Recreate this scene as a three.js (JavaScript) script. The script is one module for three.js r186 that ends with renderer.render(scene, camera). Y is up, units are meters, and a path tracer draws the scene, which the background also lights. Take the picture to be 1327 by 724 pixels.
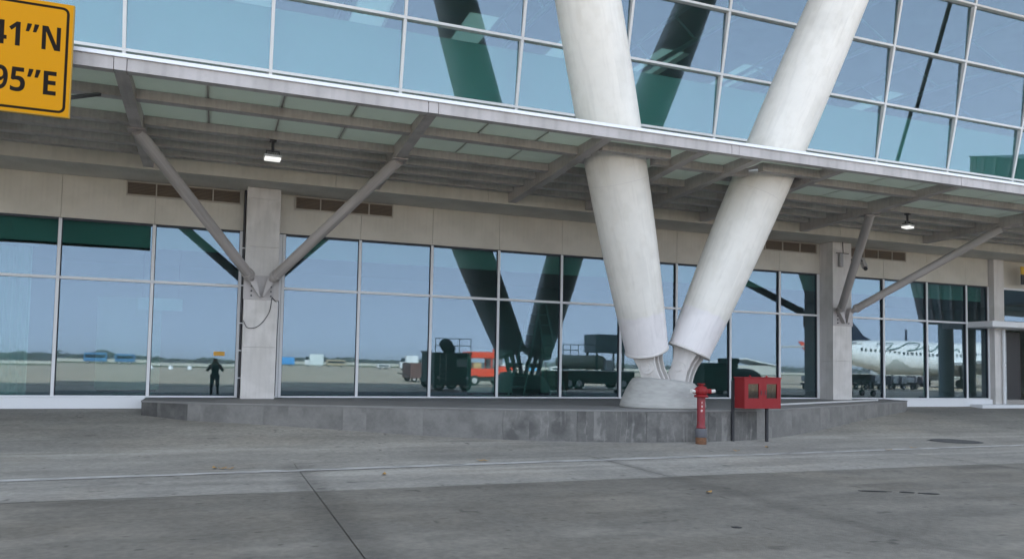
import * as THREE from 'three';
import { mergeGeometries } from 'three/addons/utils/BufferGeometryUtils.js';
import { RoundedBoxGeometry } from 'three/addons/geometries/RoundedBoxGeometry.js';
import { MarchingCubes } from 'three/addons/objects/MarchingCubes.js';

// ---------------------------------------------------------------- camera, sky, sun, exposure
const scene = new THREE.Scene();
const renderer = new THREE.WebGLRenderer({ antialias: true });
renderer.toneMapping = THREE.LinearToneMapping;
renderer.toneMappingExposure = 3.6;
renderer.shadowMap.enabled = true;

const camera = new THREE.PerspectiveCamera(39.75, 1327 / 724, 0.1, 6000);
{
  const yaw = 0.363556, pitch = 0.0537025, roll = 0.0181775;
  const f0 = new THREE.Vector3(Math.sin(yaw), 0, -Math.cos(yaw)), r0 = new THREE.Vector3(Math.cos(yaw), 0, Math.sin(yaw)), u0 = new THREE.Vector3(0, 1, 0);
  const f = f0.clone().multiplyScalar(Math.cos(pitch)).addScaledVector(u0, Math.sin(pitch));
  const u1 = u0.clone().multiplyScalar(Math.cos(pitch)).addScaledVector(f0, -Math.sin(pitch));
  const r = r0.clone().multiplyScalar(Math.cos(roll)).addScaledVector(u1, Math.sin(roll));
  const u = u1.clone().multiplyScalar(Math.cos(roll)).addScaledVector(r0, -Math.sin(roll));
  camera.position.set(0, 1.6, 19.7);
  camera.quaternion.setFromRotationMatrix(new THREE.Matrix4().makeBasis(r, u, f.clone().negate()));
  camera.setViewOffset(1327, 724, 0, -58.2, 1327, 724);   // the lens axis lies below the middle of the picture
}
const SUN = new THREE.Vector3(-0.12, 0.625, -1).normalize();  // behind the terminal
{
  const W = 512, H = 256, d = new Float32Array(W * H * 4);
  for (let j = 0; j < H; j++) for (let i = 0; i < W; i++) {
    const el = ((j + 0.5) / H - 0.5) * Math.PI, az = ((i + 0.5) / W - 0.5) * 2 * Math.PI;
    const y = Math.sin(el), c = Math.cos(el), dx = c * Math.cos(az), dz = c * Math.sin(az);
    const s = Math.max(0, dx * SUN.x + y * SUN.y + dz * SUN.z);
    const t = Math.exp(-Math.max(0, y) * 3.4);                   // hazy near the horizon, blue overhead
    const glow = 0.5 * Math.pow(s, 6) + 0.9 * Math.pow(s, 40);
    const k = (j * W + i) * 4;
    d[k] = 0.31 + 0.41 * t + glow * 0.8;
    d[k + 1] = 0.37 + 0.43 * t + glow * 0.76;
    d[k + 2] = 0.47 + 0.46 * t + glow * 0.68;
    d[k + 3] = 1;
  }
  const sky = new THREE.DataTexture(d, W, H, THREE.RGBAFormat, THREE.FloatType);
  sky.mapping = THREE.EquirectangularReflectionMapping; sky.magFilter = THREE.LinearFilter; sky.minFilter = THREE.LinearFilter; sky.needsUpdate = true;
  scene.background = sky; scene.environment = sky;
}
const sun = new THREE.DirectionalLight(new THREE.Color(1, 0.92, 0.79), 5.0);
sun.position.copy(SUN).multiplyScalar(120); sun.target.position.set(10, 0, 0);
sun.castShadow = true; sun.shadow.mapSize.set(2048, 2048);
Object.assign(sun.shadow.camera, { left: -90, right: 90, top: 90, bottom: -90, near: 1, far: 400 });
scene.add(sun, sun.target);

// ---------------------------------------------------------------- helpers
let seed = 7;
const rnd = () => { seed = (seed + 0x6d2b79f5) | 0; let t = Math.imul(seed ^ (seed >>> 15), 1 | seed); t = (t + Math.imul(t ^ (t >>> 7), 61 | t)) ^ t; return ((t ^ (t >>> 14)) >>> 0) / 4294967296; };
const rr = (a, b) => a + (b - a) * rnd();
const clamp = (x, a = 0, b = 1) => Math.min(b, Math.max(a, x));
const sstep = (a, b, x) => { const t = clamp((x - a) / (b - a)); return t * t * (3 - 2 * t); };
const lerp = (a, b, t) => a + (b - a) * t;
const NG = 256, noiseGrid = new Float32Array(NG * NG).map(() => rnd());
function vnoise(x, y, per = NG) {                       // value noise that repeats every per cells
  const xi = Math.floor(x), yi = Math.floor(y), fx = x - xi, fy = y - yi;
  const w = (n) => ((n % per) + per) % per, x0 = w(xi), x1 = w(xi + 1), y0 = w(yi), y1 = w(yi + 1);
  const u = fx * fx * (3 - 2 * fx), v = fy * fy * (3 - 2 * fy), g = (a, b) => noiseGrid[(b % NG) * NG + (a % NG)];
  return lerp(lerp(g(x0, y0), g(x1, y0), u), lerp(g(x0, y1), g(x1, y1), u), v);
}
function fbm(x, y, per = NG, oct = 4) { let s = 0, a = 0.5, n = 0; for (let o = 0; o < oct; o++) { s += a * vnoise(x + o * 17, y + o * 31, Math.min(NG, per)); n += a; a *= 0.5; x *= 2; y *= 2; per *= 2; } return s / n; }
const toS = (c) => Math.round(255 * clamp(c <= 0.0031308 ? c * 12.92 : 1.055 * Math.pow(c, 1 / 2.4) - 0.055));
function tex(W, H, fn, { rep = 1, repY = rep, data = false, wrap = true } = {}) {   // fn(u, v) -> linear rgb or a number
  const d = new Uint8Array(W * H * 4);
  for (let j = 0; j < H; j++) for (let i = 0; i < W; i++) {
    const c = fn((i + 0.5) / W, (j + 0.5) / H), k = (j * W + i) * 4, q = typeof c === 'number' ? [c, c, c] : c;
    for (let m = 0; m < 3; m++) d[k + m] = data ? Math.round(255 * clamp(q[m])) : toS(q[m]);
    d[k + 3] = 255;
  }
  const t = new THREE.DataTexture(d, W, H);
  t.magFilter = THREE.LinearFilter; t.minFilter = THREE.LinearMipmapLinearFilter; t.generateMipmaps = true;
  if (wrap) t.wrapS = t.wrapT = THREE.RepeatWrapping;
  if (!data) t.colorSpace = THREE.SRGBColorSpace;
  t.repeat.set(1 / rep, 1 / repY); t.needsUpdate = true;
  return t;
}
const lin = (r, g, b) => new THREE.Color().setRGB(r, g, b);
const mat = (r, g, b, o = {}) => new THREE.MeshStandardMaterial({ color: lin(r, g, b), roughness: 0.6, ...o });
const phys = (r, g, b, o = {}) => new THREE.MeshPhysicalMaterial({ color: lin(r, g, b), roughness: 0.5, ...o });

function uvBox(g, ox = 0, oy = 0) {                     // uv in metres, projected along each face's main axis
  if (g.index) g = g.toNonIndexed();
  const p = g.attributes.position, n = g.attributes.normal, uv = new Float32Array(p.count * 2);
  for (let i = 0; i < p.count; i++) {
    const ax = Math.abs(n.getX(i)), ay = Math.abs(n.getY(i)), az = Math.abs(n.getZ(i)), x = p.getX(i), y = p.getY(i), z = p.getZ(i);
    const [a, b] = ax >= ay && ax >= az ? [z, y] : ay >= az ? [x, z] : [x, y];
    uv[2 * i] = a + ox; uv[2 * i + 1] = b + oy;
  }
  g.setAttribute('uv', new THREE.BufferAttribute(uv, 2));
  return g;
}
const place = (g, x, y, z) => g.translate(x, y, z);
const bx = (w, h, d, x = 0, y = 0, z = 0) => uvBox(new THREE.BoxGeometry(w, h, d).translate(x, y, z));
const span = (x0, x1, y0, y1, z0, z1) => bx(x1 - x0, y1 - y0, z1 - z0, (x0 + x1) / 2, (y0 + y1) / 2, (z0 + z1) / 2);
const rbx = (w, h, d, r, x = 0, y = 0, z = 0) => uvBox(new RoundedBoxGeometry(w, h, d, 2, r).translate(x, y, z));
const V3 = (x, y, z) => new THREE.Vector3(x, y, z);
function rod(a, b, r0, r1 = r0, seg = 12, open = false) {     // a tapered round bar from a to b
  a = V3(...a); b = V3(...b); const d = b.clone().sub(a), L = d.length();
  const g = new THREE.CylinderGeometry(r1, r0, L, seg, 1, open).translate(0, L / 2, 0);
  g.applyQuaternion(new THREE.Quaternion().setFromUnitVectors(V3(0, 1, 0), d.normalize())).translate(a.x, a.y, a.z);
  return g.toNonIndexed();
}
function bar(a, b, w, h) {                                    // a square bar from a to b
  a = V3(...a); b = V3(...b); const d = b.clone().sub(a), L = d.length();
  const g = uvBox(new THREE.BoxGeometry(w, L, h).translate(0, L / 2, 0));
  return g.applyQuaternion(new THREE.Quaternion().setFromUnitVectors(V3(0, 1, 0), d.normalize())).translate(a.x, a.y, a.z);
}
const join = (list) => mergeGeometries(list.map((g) => { const q = g.index ? g.toNonIndexed() : g; for (const k of Object.keys(q.attributes)) if (!['position', 'normal', 'uv'].includes(k)) q.deleteAttribute(k); return q; }));
const taken = {};
function numbered(name) { const n = taken[name] = (taken[name] ?? -1) + 1; return n ? name + '_' + String(n).padStart(3, '0') : name; }
function part(name, g, m, parent, pos) {
  const o = new THREE.Mesh(g, m); o.name = name; o.castShadow = o.receiveShadow = true;
  if (pos) o.position.set(...pos);
  (parent || scene).add(o); return o;
}
function tag(o, label, category, group, kind) { o.userData.label = label; o.userData.category = category; if (group) o.userData.group = group; if (kind) o.userData.kind = kind; return o; }
function thing(name, label, category, pos = [0, 0, 0], turn = 0, group) {
  const o = new THREE.Group(); o.name = numbered(name); o.position.set(...pos); o.rotation.y = turn; scene.add(o);
  return tag(o, label, category, group);
}
function sub(name, parent) { const o = new THREE.Group(); o.name = name; parent.add(o); return o; }
function structure(name, g, m, label) { const o = part(numbered(name), g, m); o.userData.kind = 'structure'; if (label) { o.userData.label = label; o.userData.category = name.replace(/_/g, ' '); } return o; }

// ---------------------------------------------------------------- materials
const fine = tex(256, 256, (u, v) => 0.5 * vnoise(u * 128, v * 128, 128) + 0.5 * fbm(u * 32, v * 32, 32), { rep: 0.6, data: true });
const paintMap = (c, amt = 0.12, rep = 2.6) => tex(256, 256, (u, v) => {
  const n = fbm(u * 6, v * 6, 6, 5), f = vnoise(u * 90, v * 90, 90), s = fbm(u * 40, v * 3, 3, 3);
  const k = 1 - amt * (0.9 * sstep(0.45, 0.75, n) + 0.5 * sstep(0.55, 0.8, s) + 0.25 * f);
  return [c[0] * k, c[1] * k, c[2] * k * (1 - 0.04 * n)];
}, { rep });
const tm = (map, o = {}) => new THREE.MeshStandardMaterial({ map, roughness: 0.6, ...o });
const M = {
  wall: tm(paintMap([0.60, 0.565, 0.50], 0.10, 4.1), { roughness: 0.55 }),
  bulkhead: tm(paintMap([0.56, 0.525, 0.465], 0.12, 3.7), { roughness: 0.55 }),
  soffit: tm(paintMap([0.52, 0.50, 0.455], 0.12, 3.1), { roughness: 0.6 }),
  pillar: tm(paintMap([0.66, 0.63, 0.61], 0.13, 2.9), { roughness: 0.6 }),
  steel: tm(paintMap([0.43, 0.395, 0.38], 0.2, 2.3), { roughness: 0.5 }),
  steelDark: tm(paintMap([0.40, 0.355, 0.34], 0.22, 2.1), { roughness: 0.55 }),
  fascia: tm(paintMap([0.46, 0.43, 0.425], 0.16, 3.3), { roughness: 0.4 }),
  cap: mat(0.80, 0.82, 0.86, { roughness: 0.35 }),
  frame: mat(0.70, 0.71, 0.72, { roughness: 0.4 }),
  gasket: mat(0.03, 0.035, 0.045, { roughness: 0.6 }),
  white: mat(0.74, 0.75, 0.76, { roughness: 0.5 }),
  black: mat(0.02, 0.02, 0.023, { roughness: 0.5 }),
  darkMetal: mat(0.06, 0.06, 0.065, { roughness: 0.45, metalness: 0.4 }),
  rubber: mat(0.018, 0.018, 0.018, { roughness: 0.85 }),
  red: phys(0.24, 0.012, 0.014, { roughness: 0.55, specularIntensity: 0.6 }),
  redWorn: tm(tex(256, 256, (u, v) => { const n = fbm(u * 9, v * 9, 9, 5), k = sstep(0.6, 0.72, n); return [lerp(0.23, 0.14, k), lerp(0.022, 0.06, k), lerp(0.03, 0.05, k)]; }, { rep: 0.9 }), { roughness: 0.5 }),
  rust: tm(tex(128, 128, (u, v) => { const n = fbm(u * 10, v * 10, 10, 4); return [lerp(0.26, 0.12, n), lerp(0.12, 0.06, n), lerp(0.06, 0.03, n)]; }, { rep: 0.4 }), { roughness: 0.9 }),
  interior: mat(0.38, 0.38, 0.36, { roughness: 0.8 }),
  interiorFloor: mat(0.30, 0.29, 0.27, { roughness: 0.3 }),
  spandrel: mat(0.80, 0.82, 0.80, { roughness: 0.7 }),
  louvre: mat(0.25, 0.19, 0.135, { roughness: 0.7 }),
  leafBrown: mat(0.42, 0.24, 0.07, { roughness: 0.8 }),
  // coated solar glass: a part-mirror coating over a green body tint
  coating: new THREE.MeshStandardMaterial({ color: lin(0.228, 0.302, 0.372), metalness: 1, roughness: 0.012, transparent: true, opacity: 0.31, side: THREE.DoubleSide }),
  tint: phys(0.37, 0.72, 0.66, { transmission: 1, thickness: 0, roughness: 0.02, ior: 1.2, side: THREE.DoubleSide }),
  clear: phys(0.85, 0.9, 0.9, { transmission: 1, thickness: 0, roughness: 0.03, ior: 1.5 }),
  frosted: phys(0.66, 0.70, 0.60, { transmission: 0.6, thickness: 0, roughness: 0.95, side: THREE.DoubleSide }),
};

// ---------------------------------------------------------------- ground
const gy = (z) => { const t = clamp(1 - Math.max(0, z) / 5.9); return 0.49 * t * lerp(1, sstep(0, 0.6, t), 0.55); };   // the paving rises towards the wall
const JX = [-14, -9.6, -4.2, 1.19, 6.35, 12.9, 18.6, 24, 29.4, 34], ZB = 9.75;
const groundMap = tex(2048, 1024, (u, v) => {
  const x = -14 + 48 * u, z = -1 + 24 * v;
  const big = fbm(x * 0.35 + 40, z * 0.35 + 9, 256, 4), mid = fbm(x * 1.7, z * 1.7 + 5, 256, 4), grit = vnoise(x * 20, z * 20), grit2 = vnoise(x * 55 + 3, z * 55), dragX = fbm(x * 0.45 + 7, z * 4.5, 256, 4);
  const edge = ZB + 0.10 * (fbm(x * 1.1, 3.3, 256, 3) - 0.5);
  const old = sstep(edge - 0.05, edge + 0.07, z);
  // pale strip of newer concrete along the terminal, older grey slabs beyond
  let c = lerp(0.275, 0.152, old);
  c *= 0.78 + 0.20 * big + 0.18 * dragX + 0.22 * (mid - 0.5);
  c *= 0.76 + 0.30 * grit + 0.24 * grit2;
  // worn pale track and dusty bands along the building
  c += 0.075 * sstep(0.55, 0.05, Math.abs(z - 5.05 + 0.25 * Math.sin(x * 0.21))) * sstep(0.30, 0.58, dragX) * (1 - old);
  c += 0.05 * sstep(0.38, 0.7, dragX) * sstep(1.5, 0.2, Math.abs(z - 8.2)) * (1 - old);
  c += 0.035 * sstep(0.5, 0.7, fbm(x * 0.9 + 31, z * 2.2 + 3, 256, 4)) * old;
  // old grime in patches, tyre-dragged along the wall
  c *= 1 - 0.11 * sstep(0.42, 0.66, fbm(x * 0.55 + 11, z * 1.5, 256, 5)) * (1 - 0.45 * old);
  c *= 1 - 0.09 * sstep(0.50, 0.68, fbm(x * 0.5, z * 2.4 + 17, 256, 4));
  // dark seepage along the open joints
  for (let i = 1; i < JX.length - 1; i++) {
    const w = (i === 3 ? 0.5 : 0.25) * (0.5 + fbm(3 + i * 9, z * 1.3, 256, 3)), dd = Math.abs(x - JX[i] + 0.09 * (fbm(i * 5, z * 0.8, 256, 3) - 0.5));
    if (z > 6.9) c *= 1 - (i === 3 ? 0.30 : i === 4 ? 0.2 : 0.15) * sstep(w, w * 0.15, dd) * sstep(6.9, 7.5, z) * (0.7 + 0.5 * mid);
  }
  c *= 1 - 0.18 * sstep(0.35, 0.05, Math.abs(z - edge - 0.16)) * sstep(0.35, 0.6, fbm(x * 0.9, 8, 256, 3)) * old;
  // scattered dark oil blotches and small spots
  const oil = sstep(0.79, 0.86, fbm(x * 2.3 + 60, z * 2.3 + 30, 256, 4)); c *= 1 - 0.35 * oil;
  const spot = sstep(0.93, 0.97, vnoise(x * 7 + 91, z * 7 + 13)); c *= 1 - 0.45 * spot;
  const br = 0.02 * sstep(0.5, 0.75, fbm(x * 0.7 + 90, z * 0.7, 256, 3));
  return [c * (lerp(1.06, 1.09, old) + br), c * 1.0, c * (lerp(0.88, 0.83, old) - br)];
}, { rep: 1, wrap: true });
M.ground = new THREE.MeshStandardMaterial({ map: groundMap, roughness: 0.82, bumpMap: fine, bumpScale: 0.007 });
{
  const g = fine.clone(); g.repeat.set(90, 45); g.needsUpdate = true; M.ground.bumpMap = g;
}
const apronTile = tex(512, 512, (u, v) => {
  const big = fbm(u * 5, v * 5, 5, 5), drag = fbm(u * 3, v * 24, 24, 3), grit = vnoise(u * 200, v * 200, 200);
  const c = 0.40 * (0.82 + 0.22 * big + 0.1 * drag + 0.06 * grit);
  return [c * 1.2, c * 1.0, c * 0.74];
}, { rep: 22 });
M.apronFar = tm(apronTile, { roughness: 0.85 });
M.grass = tm(tex(256, 256, (u, v) => { const n = fbm(u * 8, v * 8, 8, 5), d = fbm(u * 3, v * 3, 3, 4); return [lerp(0.09, 0.17, d) * (0.7 + 0.6 * n), lerp(0.11, 0.15, d) * (0.7 + 0.6 * n), 0.055 * (0.7 + 0.6 * n)]; }, { rep: 60 }), { roughness: 0.95 });

function sheet(x0, x1, z0, z1, nx, nz, hy, near) {
  const P = [], U = [], I = [];
  for (let j = 0; j <= nz; j++) for (let i = 0; i <= nx; i++) {
    const x = lerp(x0, x1, i / nx), z = lerp(z0, z1, j / nz); P.push(x, hy(x, z), z);
    near ? U.push((x + 14) / 48, (z + 1) / 24) : U.push(x, z);
  }
  for (let j = 0; j < nz; j++) for (let i = 0; i < nx; i++) { const a = j * (nx + 1) + i, b = a + 1, c = a + nx + 1, d = c + 1; I.push(a, c, b, b, c, d); }
  const g = new THREE.BufferGeometry(); g.setAttribute('position', new THREE.Float32BufferAttribute(P, 3)); g.setAttribute('uv', new THREE.Float32BufferAttribute(U, 2)); g.setIndex(I); g.computeVertexNormals();
  return g;
}
structure('ground', sheet(-3000, 3000, -600, 3000, 4, 4, () => -0.09), M.grass, 'grassy airfield reaching to the horizon');
const apron = new THREE.Group(); apron.name = 'apron'; apron.userData.kind = 'structure'; apron.userData.label = 'grey concrete apron in front of the terminal'; apron.userData.category = 'apron'; scene.add(apron);
part('far_paving', sheet(-420, 520, -60, 225, 6, 6, () => -0.03), M.apronFar, apron);
part('joint_filler', sheet(-14, 34, 6.5, 23, 2, 2, () => -0.012), mat(0.13, 0.12, 0.10, { roughness: 0.95 }), apron);
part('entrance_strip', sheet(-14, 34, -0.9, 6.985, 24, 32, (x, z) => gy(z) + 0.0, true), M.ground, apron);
{
  const rows = [[7.0, ZB], [ZB, 15.1], [15.1, 19.2], [19.2, 23]];
  for (const [za, zb] of rows) for (let i = 0; i + 1 < JX.length; i++) {
    const gap = 0.006, t = (rnd() - 0.5) * 0.004;
    part('concrete_slab', sheet(JX[i] + gap, JX[i + 1] - gap, za + gap, zb - gap, 4, 4, () => t + 0.002, true), M.ground, apron);
  }
}
{ // thin white guide line, worn
  const worn = tex(1024, 32, (u, v) => { const n = fbm(u * 160, v * 6 + 2, 160, 4), k = sstep(0.66, 0.42, n); return [lerp(0.23, 0.50, k), lerp(0.22, 0.485, k), lerp(0.2, 0.46, k)]; }, { rep: 1 });
  const P = [], U = [], I = []; const N = 40;
  for (let i = 0; i <= N; i++) { const x = lerp(-13, 33, i / N), z = lerp(8.0, 7.2, (x + 3) / 22); P.push(x, 0.009, z - 0.10, x, 0.009, z + 0.10); U.push(i / N, 0, i / N, 1); if (i < N) I.push(2 * i, 2 * i + 1, 2 * i + 2, 2 * i + 2, 2 * i + 1, 2 * i + 3); }
  const g = new THREE.BufferGeometry(); g.setAttribute('position', new THREE.Float32BufferAttribute(P, 3)); g.setAttribute('uv', new THREE.Float32BufferAttribute(U, 2)); g.setIndex(I); g.computeVertexNormals();
  const o = part('guide_line', g, tm(worn, { roughness: 0.7 }), apron); o.userData.label = 'thin worn white line painted along the apron';
}

// ---------------------------------------------------------------- plinth
const plinthTop = 0.725;
const plinthEdge = [[-1.5, 0.0], [-1.5, 1.15], [-0.55, 1.95], [0.95, 2.6], [2.5, 3.28], [4.05, 3.95], [5.6, 4.55], [7.1, 4.98], [8.6, 5.27], [10.1, 5.36], [11.5, 5.22], [12.9, 4.75], [14.4, 4.05], [15.9, 3.34], [17.4, 2.62], [18.9, 1.95], [20.3, 1.28], [20.95, 0.8], [20.95, 0.0]];
{
  const pl = thing('stone_plinth', 'low grey stone-clad plinth with a curved front under the slanted columns', 'plinth');
  const stone = (a, b, k, wet) => tm(tex(512, 512, (u, v) => {
    const n = fbm(u * 5 + k, v * 5, 256, 5), f = fbm(u * 40, v * 40 + k, 256, 3), m = fbm(u * 13 + k, v * 13, 256, 4);
    const line = Math.abs(vnoise(u * 16 + k * 3 + 0.6 * vnoise(u * 4, v * 9 + k), 1.5) - 0.5), drip = sstep(0.025, 0.008, line) * sstep(0.42, 0.66, fbm(u * 6 + k, v * 5 + 9, 256, 4));
    let c = lerp(a, b, sstep(0.3, 0.7, n)) * (0.80 + 0.22 * f + 0.2 * m); c = lerp(c, 0.30, wet * (0.4 * drip + 0.22 * sstep(0.55, 0.75, m)));
    return [c * 1.04, c, c * 0.92];
  }, { rep: 1.7 }), { roughness: 0.62 });
  const stones = [stone(0.065, 0.11, 1, 1), stone(0.08, 0.14, 22, 0.8), stone(0.05, 0.09, 43, 0.3), stone(0.13, 0.175, 64, 0.15), stone(0.125, 0.165, 85, 0.1)];
  const order = [2, 2, 3, 4, 3, 4, 1, 0, 1, 0, 3, 4, 3, 4, 3, 4, 3, 1];
  const shape = new THREE.Shape(plinthEdge.map(([x, z]) => new THREE.Vector2(x, -z)));
  // core, held 3 cm behind the cladding
  const core = new THREE.Shape(plinthEdge.map(([x, z]) => new THREE.Vector2(9.7 + (x - 9.7) * 0.994, -Math.max(0.002, z - 0.03))));
  const cg = new THREE.ExtrudeGeometry(core, { depth: 0.9, bevelEnabled: false }).rotateX(-Math.PI / 2).translate(0, plinthTop - 0.045 - 0.9, 0);
  part('core', uvBox(cg), mat(0.22, 0.21, 0.2, { roughness: 0.9 }), pl);
  const topTex = tex(512, 256, (u, v) => { const x = u * 24, y = v * 6, n = fbm(x * 1.2, y * 1.2, 256, 5), f = fbm(x * 9, y * 9, 256, 3); const c = 0.19 * (0.72 + 0.42 * n + 0.2 * f); return [c * 1.03, c, c * 0.95]; }, { rep: 24, repY: 6 });
  const tg = new THREE.ExtrudeGeometry(shape, { depth: 0.03, bevelEnabled: true, bevelSize: 0.012, bevelThickness: 0.006, bevelSegments: 1 }).rotateX(-Math.PI / 2).translate(0, plinthTop - 0.046, 0);
  part('paving_top', uvBox(tg), tm(topTex, { roughness: 0.7 }), pl);
  for (let i = 0; i + 1 < plinthEdge.length; i++) {
    const [xa, za] = plinthEdge[i], [xb, zb] = plinthEdge[i + 1], L = Math.hypot(xb - xa, zb - za), g = i > 1 && i < 6 || i > 10 ? 0.0015 : 0.003;
    const p = part('cladding_slab', uvBox(new THREE.BoxGeometry(L - 2 * g, 0.80, 0.028), rnd(), rnd()), stones[order[i] ?? 1], pl, [(xa + xb) / 2, plinthTop - 0.05 - 0.40, (za + zb) / 2]);
    p.rotation.y = -Math.atan2(zb - za, xb - xa);
    p.translateZ(-0.014);
  }
}

// ---------------------------------------------------------------- terminal building
const bld = thing('terminal_building', 'long airport terminal with mirrored blue-green glass and beige wall panels', 'building');
const midX = [1.44, 3.31, 5.2, 7.08, 8.96, 10.84, 12.72, 14.65, 16.51, 18.03], leftX = [-13, -11.08, -9.16, -7.24, -5.32, -3.4, -1.48, 0.44], rightX = [18.93, 20.81, 22.76, 24.64, 25.71];
const GB = 0.73, GT = 4.73, TR = 3.40;
const wave = tex(128, 128, (u, v) => 0.7 * fbm(u * 3, v * 3, 3, 2) + 0.3 * vnoise(u * 7, v * 2, 14), { rep: 1, data: true });
M.coating.bumpMap = wave; M.coating.bumpScale = 0.0004;
function pane(w, h, parent, x, y, z, leanX = 0) {
  const jx = rr(-1, 1) * 0.0014, jy = rr(-1, 1) * 0.0016;         // no pane sits perfectly true in its frame
  const a = part('pane', new THREE.BoxGeometry(w, h, 0.004), M.coating, parent, [x, y, z]); a.rotation.set(leanX + jx, jy, 0);
  const b = part('inner_pane', new THREE.PlaneGeometry(w, h), M.tint, parent, [x, y - 0.02 * Math.sin(leanX), z - 0.024]); b.rotation.set(leanX, 0, 0);
}
for (const xs of [leftX, midX, rightX]) {
  for (let i = 0; i + 1 < xs.length; i++) {
    const a = xs[i], b = xs[i + 1], w = sub('window', bld);
    pane(b - a - 0.05, GT - TR - 0.05, w, (a + b) / 2, (GT + TR) / 2, -0.045);
    pane(b - a - 0.05, TR - GB - 0.05, w, (a + b) / 2, (GB + TR) / 2, -0.045);
    part('transom', span(a + 0.033, b - 0.033, TR - 0.03, TR + 0.03, -0.07, 0.018), M.frame, w);
    part('sill_rail', span(a + 0.033, b - 0.033, GB - 0.002, GB + 0.035, -0.07, 0.012), M.frame, w);
    part('head_rail', span(a + 0.033, b - 0.033, GT - 0.03, GT + 0.02, -0.07, 0.006), M.gasket, w);
  }
  for (const x of xs) {
    part('mullion', span(x - 0.033, x + 0.033, GB, GT + 0.002, -0.085, 0.03), M.frame, bld);
    part('gasket', span(x - 0.043, x + 0.043, GB + 0.002, GT, -0.07, 0.004), M.gasket, bld);
  }
}
// beige wall panels over the windows, with open joints
{
  const edges = [...leftX.slice(0, -1), 0.53], e2 = [1.29, ...midX.slice(1, -1), 18.1], e3 = [18.86, 20.81, 22.76, 24.64, 25.72], e4 = [26.26, 28.1, 30, 32, 34];
  for (const xs of [edges, e2, e3, e4]) for (let i = 0; i + 1 < xs.length; i++) part('wall_panel', span(xs[i] + 0.004, xs[i + 1] - 0.004, GT + 0.022, 5.74, -0.06, 0.02 + rr(-0.002, 0.002)), M.wall, bld);
  part('wall_backing', span(-13, 34, GT + 0.03, 7.3, -0.25, -0.061), M.interior, bld);
  part('spandrel_board', span(-13, 25.72, 4.22, 4.76, -0.33, -0.27), M.spandrel, bld);
}
// soffit and bulkhead under the upper storey
part('soffit', span(-13, 34, 5.72, 5.75, 0.03, 1.50), M.soffit, bld);
{ const xs = []; for (let x = -12.6; x < 34.5; x += 3.76) xs.push(x); for (let i = 0; i + 1 < xs.length; i++) part('bulkhead_panel', span(xs[i] + 0.004, xs[i + 1] - 0.004, 5.68, 6.34, 1.5, 1.56), M.bulkhead, bld); }
part('soffit_lip', span(-13, 34, 5.68, 5.719, 1.44, 1.499), M.soffit, bld);
// grilles
for (const [a, b, n] of [[-2.1, 0.4, 4], [1.66, 4.12, 4], [15.9, 17.96, 3], [19.3, 21.78, 4], [-9.4, -6.9, 4]]) {
  const v = sub('vent_grille', bld), y0 = 5.37, y1 = 5.71, st = [];
  part('backing', span(a, b, y0, y1, 0.024, 0.03), mat(0.10, 0.08, 0.06), v);
  part('grille_frame', join([span(a, b, y0, y0 + 0.03, 0.024, 0.075), span(a, b, y1 - 0.03, y1, 0.024, 0.075), ...[...Array(n + 1).keys()].map((k) => { const x = lerp(a + 0.015, b - 0.015, k / n); return span(x - 0.014, x + 0.014, y0 + 0.03, y1 - 0.03, 0.024, 0.072); })]), mat(0.42, 0.38, 0.32), v);
  for (let y = y0 + 0.05; y < y1 - 0.04; y += 0.034) { const g = uvBox(new THREE.BoxGeometry(b - a - 0.04, 0.006, 0.04)).rotateX(0.6); st.push(g.translate((a + b) / 2, y, 0.048)); }
  const s = part('louvre_slats', join(st), M.louvre, v); s.userData.kind = 'stuff';
}
// white sills left and right of the plinth
part('white_sill', span(-13, -1.52, 0.30, GB - 0.004, -0.1, 0.13), M.white, bld);
part('white_sill', span(20.97, 25.72, 0.30, GB - 0.004, -0.1, 0.13), M.white, bld);
// pillars with bolted bracket plates
function pillar(x0, x1) {
  const p = sub('pillar', bld), cx = (x0 + x1) / 2;
  const g = 0.0012;
  for (const [ya, yb] of [[GB - 0.01, 1.93], [1.93, 3.08], [3.08, 4.3], [4.3, 5.45], [5.45, 5.715]]) part('stone_facing', rbx(x1 - x0, yb - ya - 2 * g, 0.68, 0.006, cx, (ya + yb) / 2, 0.25), M.pillar, p);
  part('bracket_plate', span(x0 - 0.02, x1 + 0.02, 3.05, 3.62, 0.592, 0.615), M.fascia, p);
  const bolts = []; for (const sx of [-0.22, 0.22]) for (const y of [3.14, 3.25, 3.36]) bolts.push(new THREE.CylinderGeometry(0.022, 0.022, 0.03, 6).rotateX(Math.PI / 2).translate(cx + sx, y, 0.63));
  for (const b of bolts) part('bolt', b, M.darkMetal, p);
  for (const s of [-1, 1]) {       // gusset fins that carry the struts
    const sh = new THREE.Shape([[0.02, 3.12], [0.05, 3.12], [0.30, 3.5], [0.26, 3.62], [0.14, 3.58]].map(([a, b]) => new THREE.Vector2(cx + s * a, b)));
    part('gusset', new THREE.ExtrudeGeometry(sh, { depth: 0.16, bevelEnabled: false }).translate(0, 0, 0.616 + (s > 0 ? 0.002 : 0)), M.fascia, p);
  }
}
pillar(0.53, 1.29); pillar(18.1, 18.86);
part('slot_trim', span(0.47, 0.527, GB, 5.7, -0.05, 0.10), M.black, bld);
part('slot_trim', span(1.295, 1.40, GB, GT, -0.05, 0.02), M.frame, bld);
part('slot_trim', span(18.065, 18.097, GB, GT, -0.05, 0.02), M.frame, bld);
part('slot_trim', span(18.862, 18.895, GB, GT, -0.05, 0.02), M.frame, bld);

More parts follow.
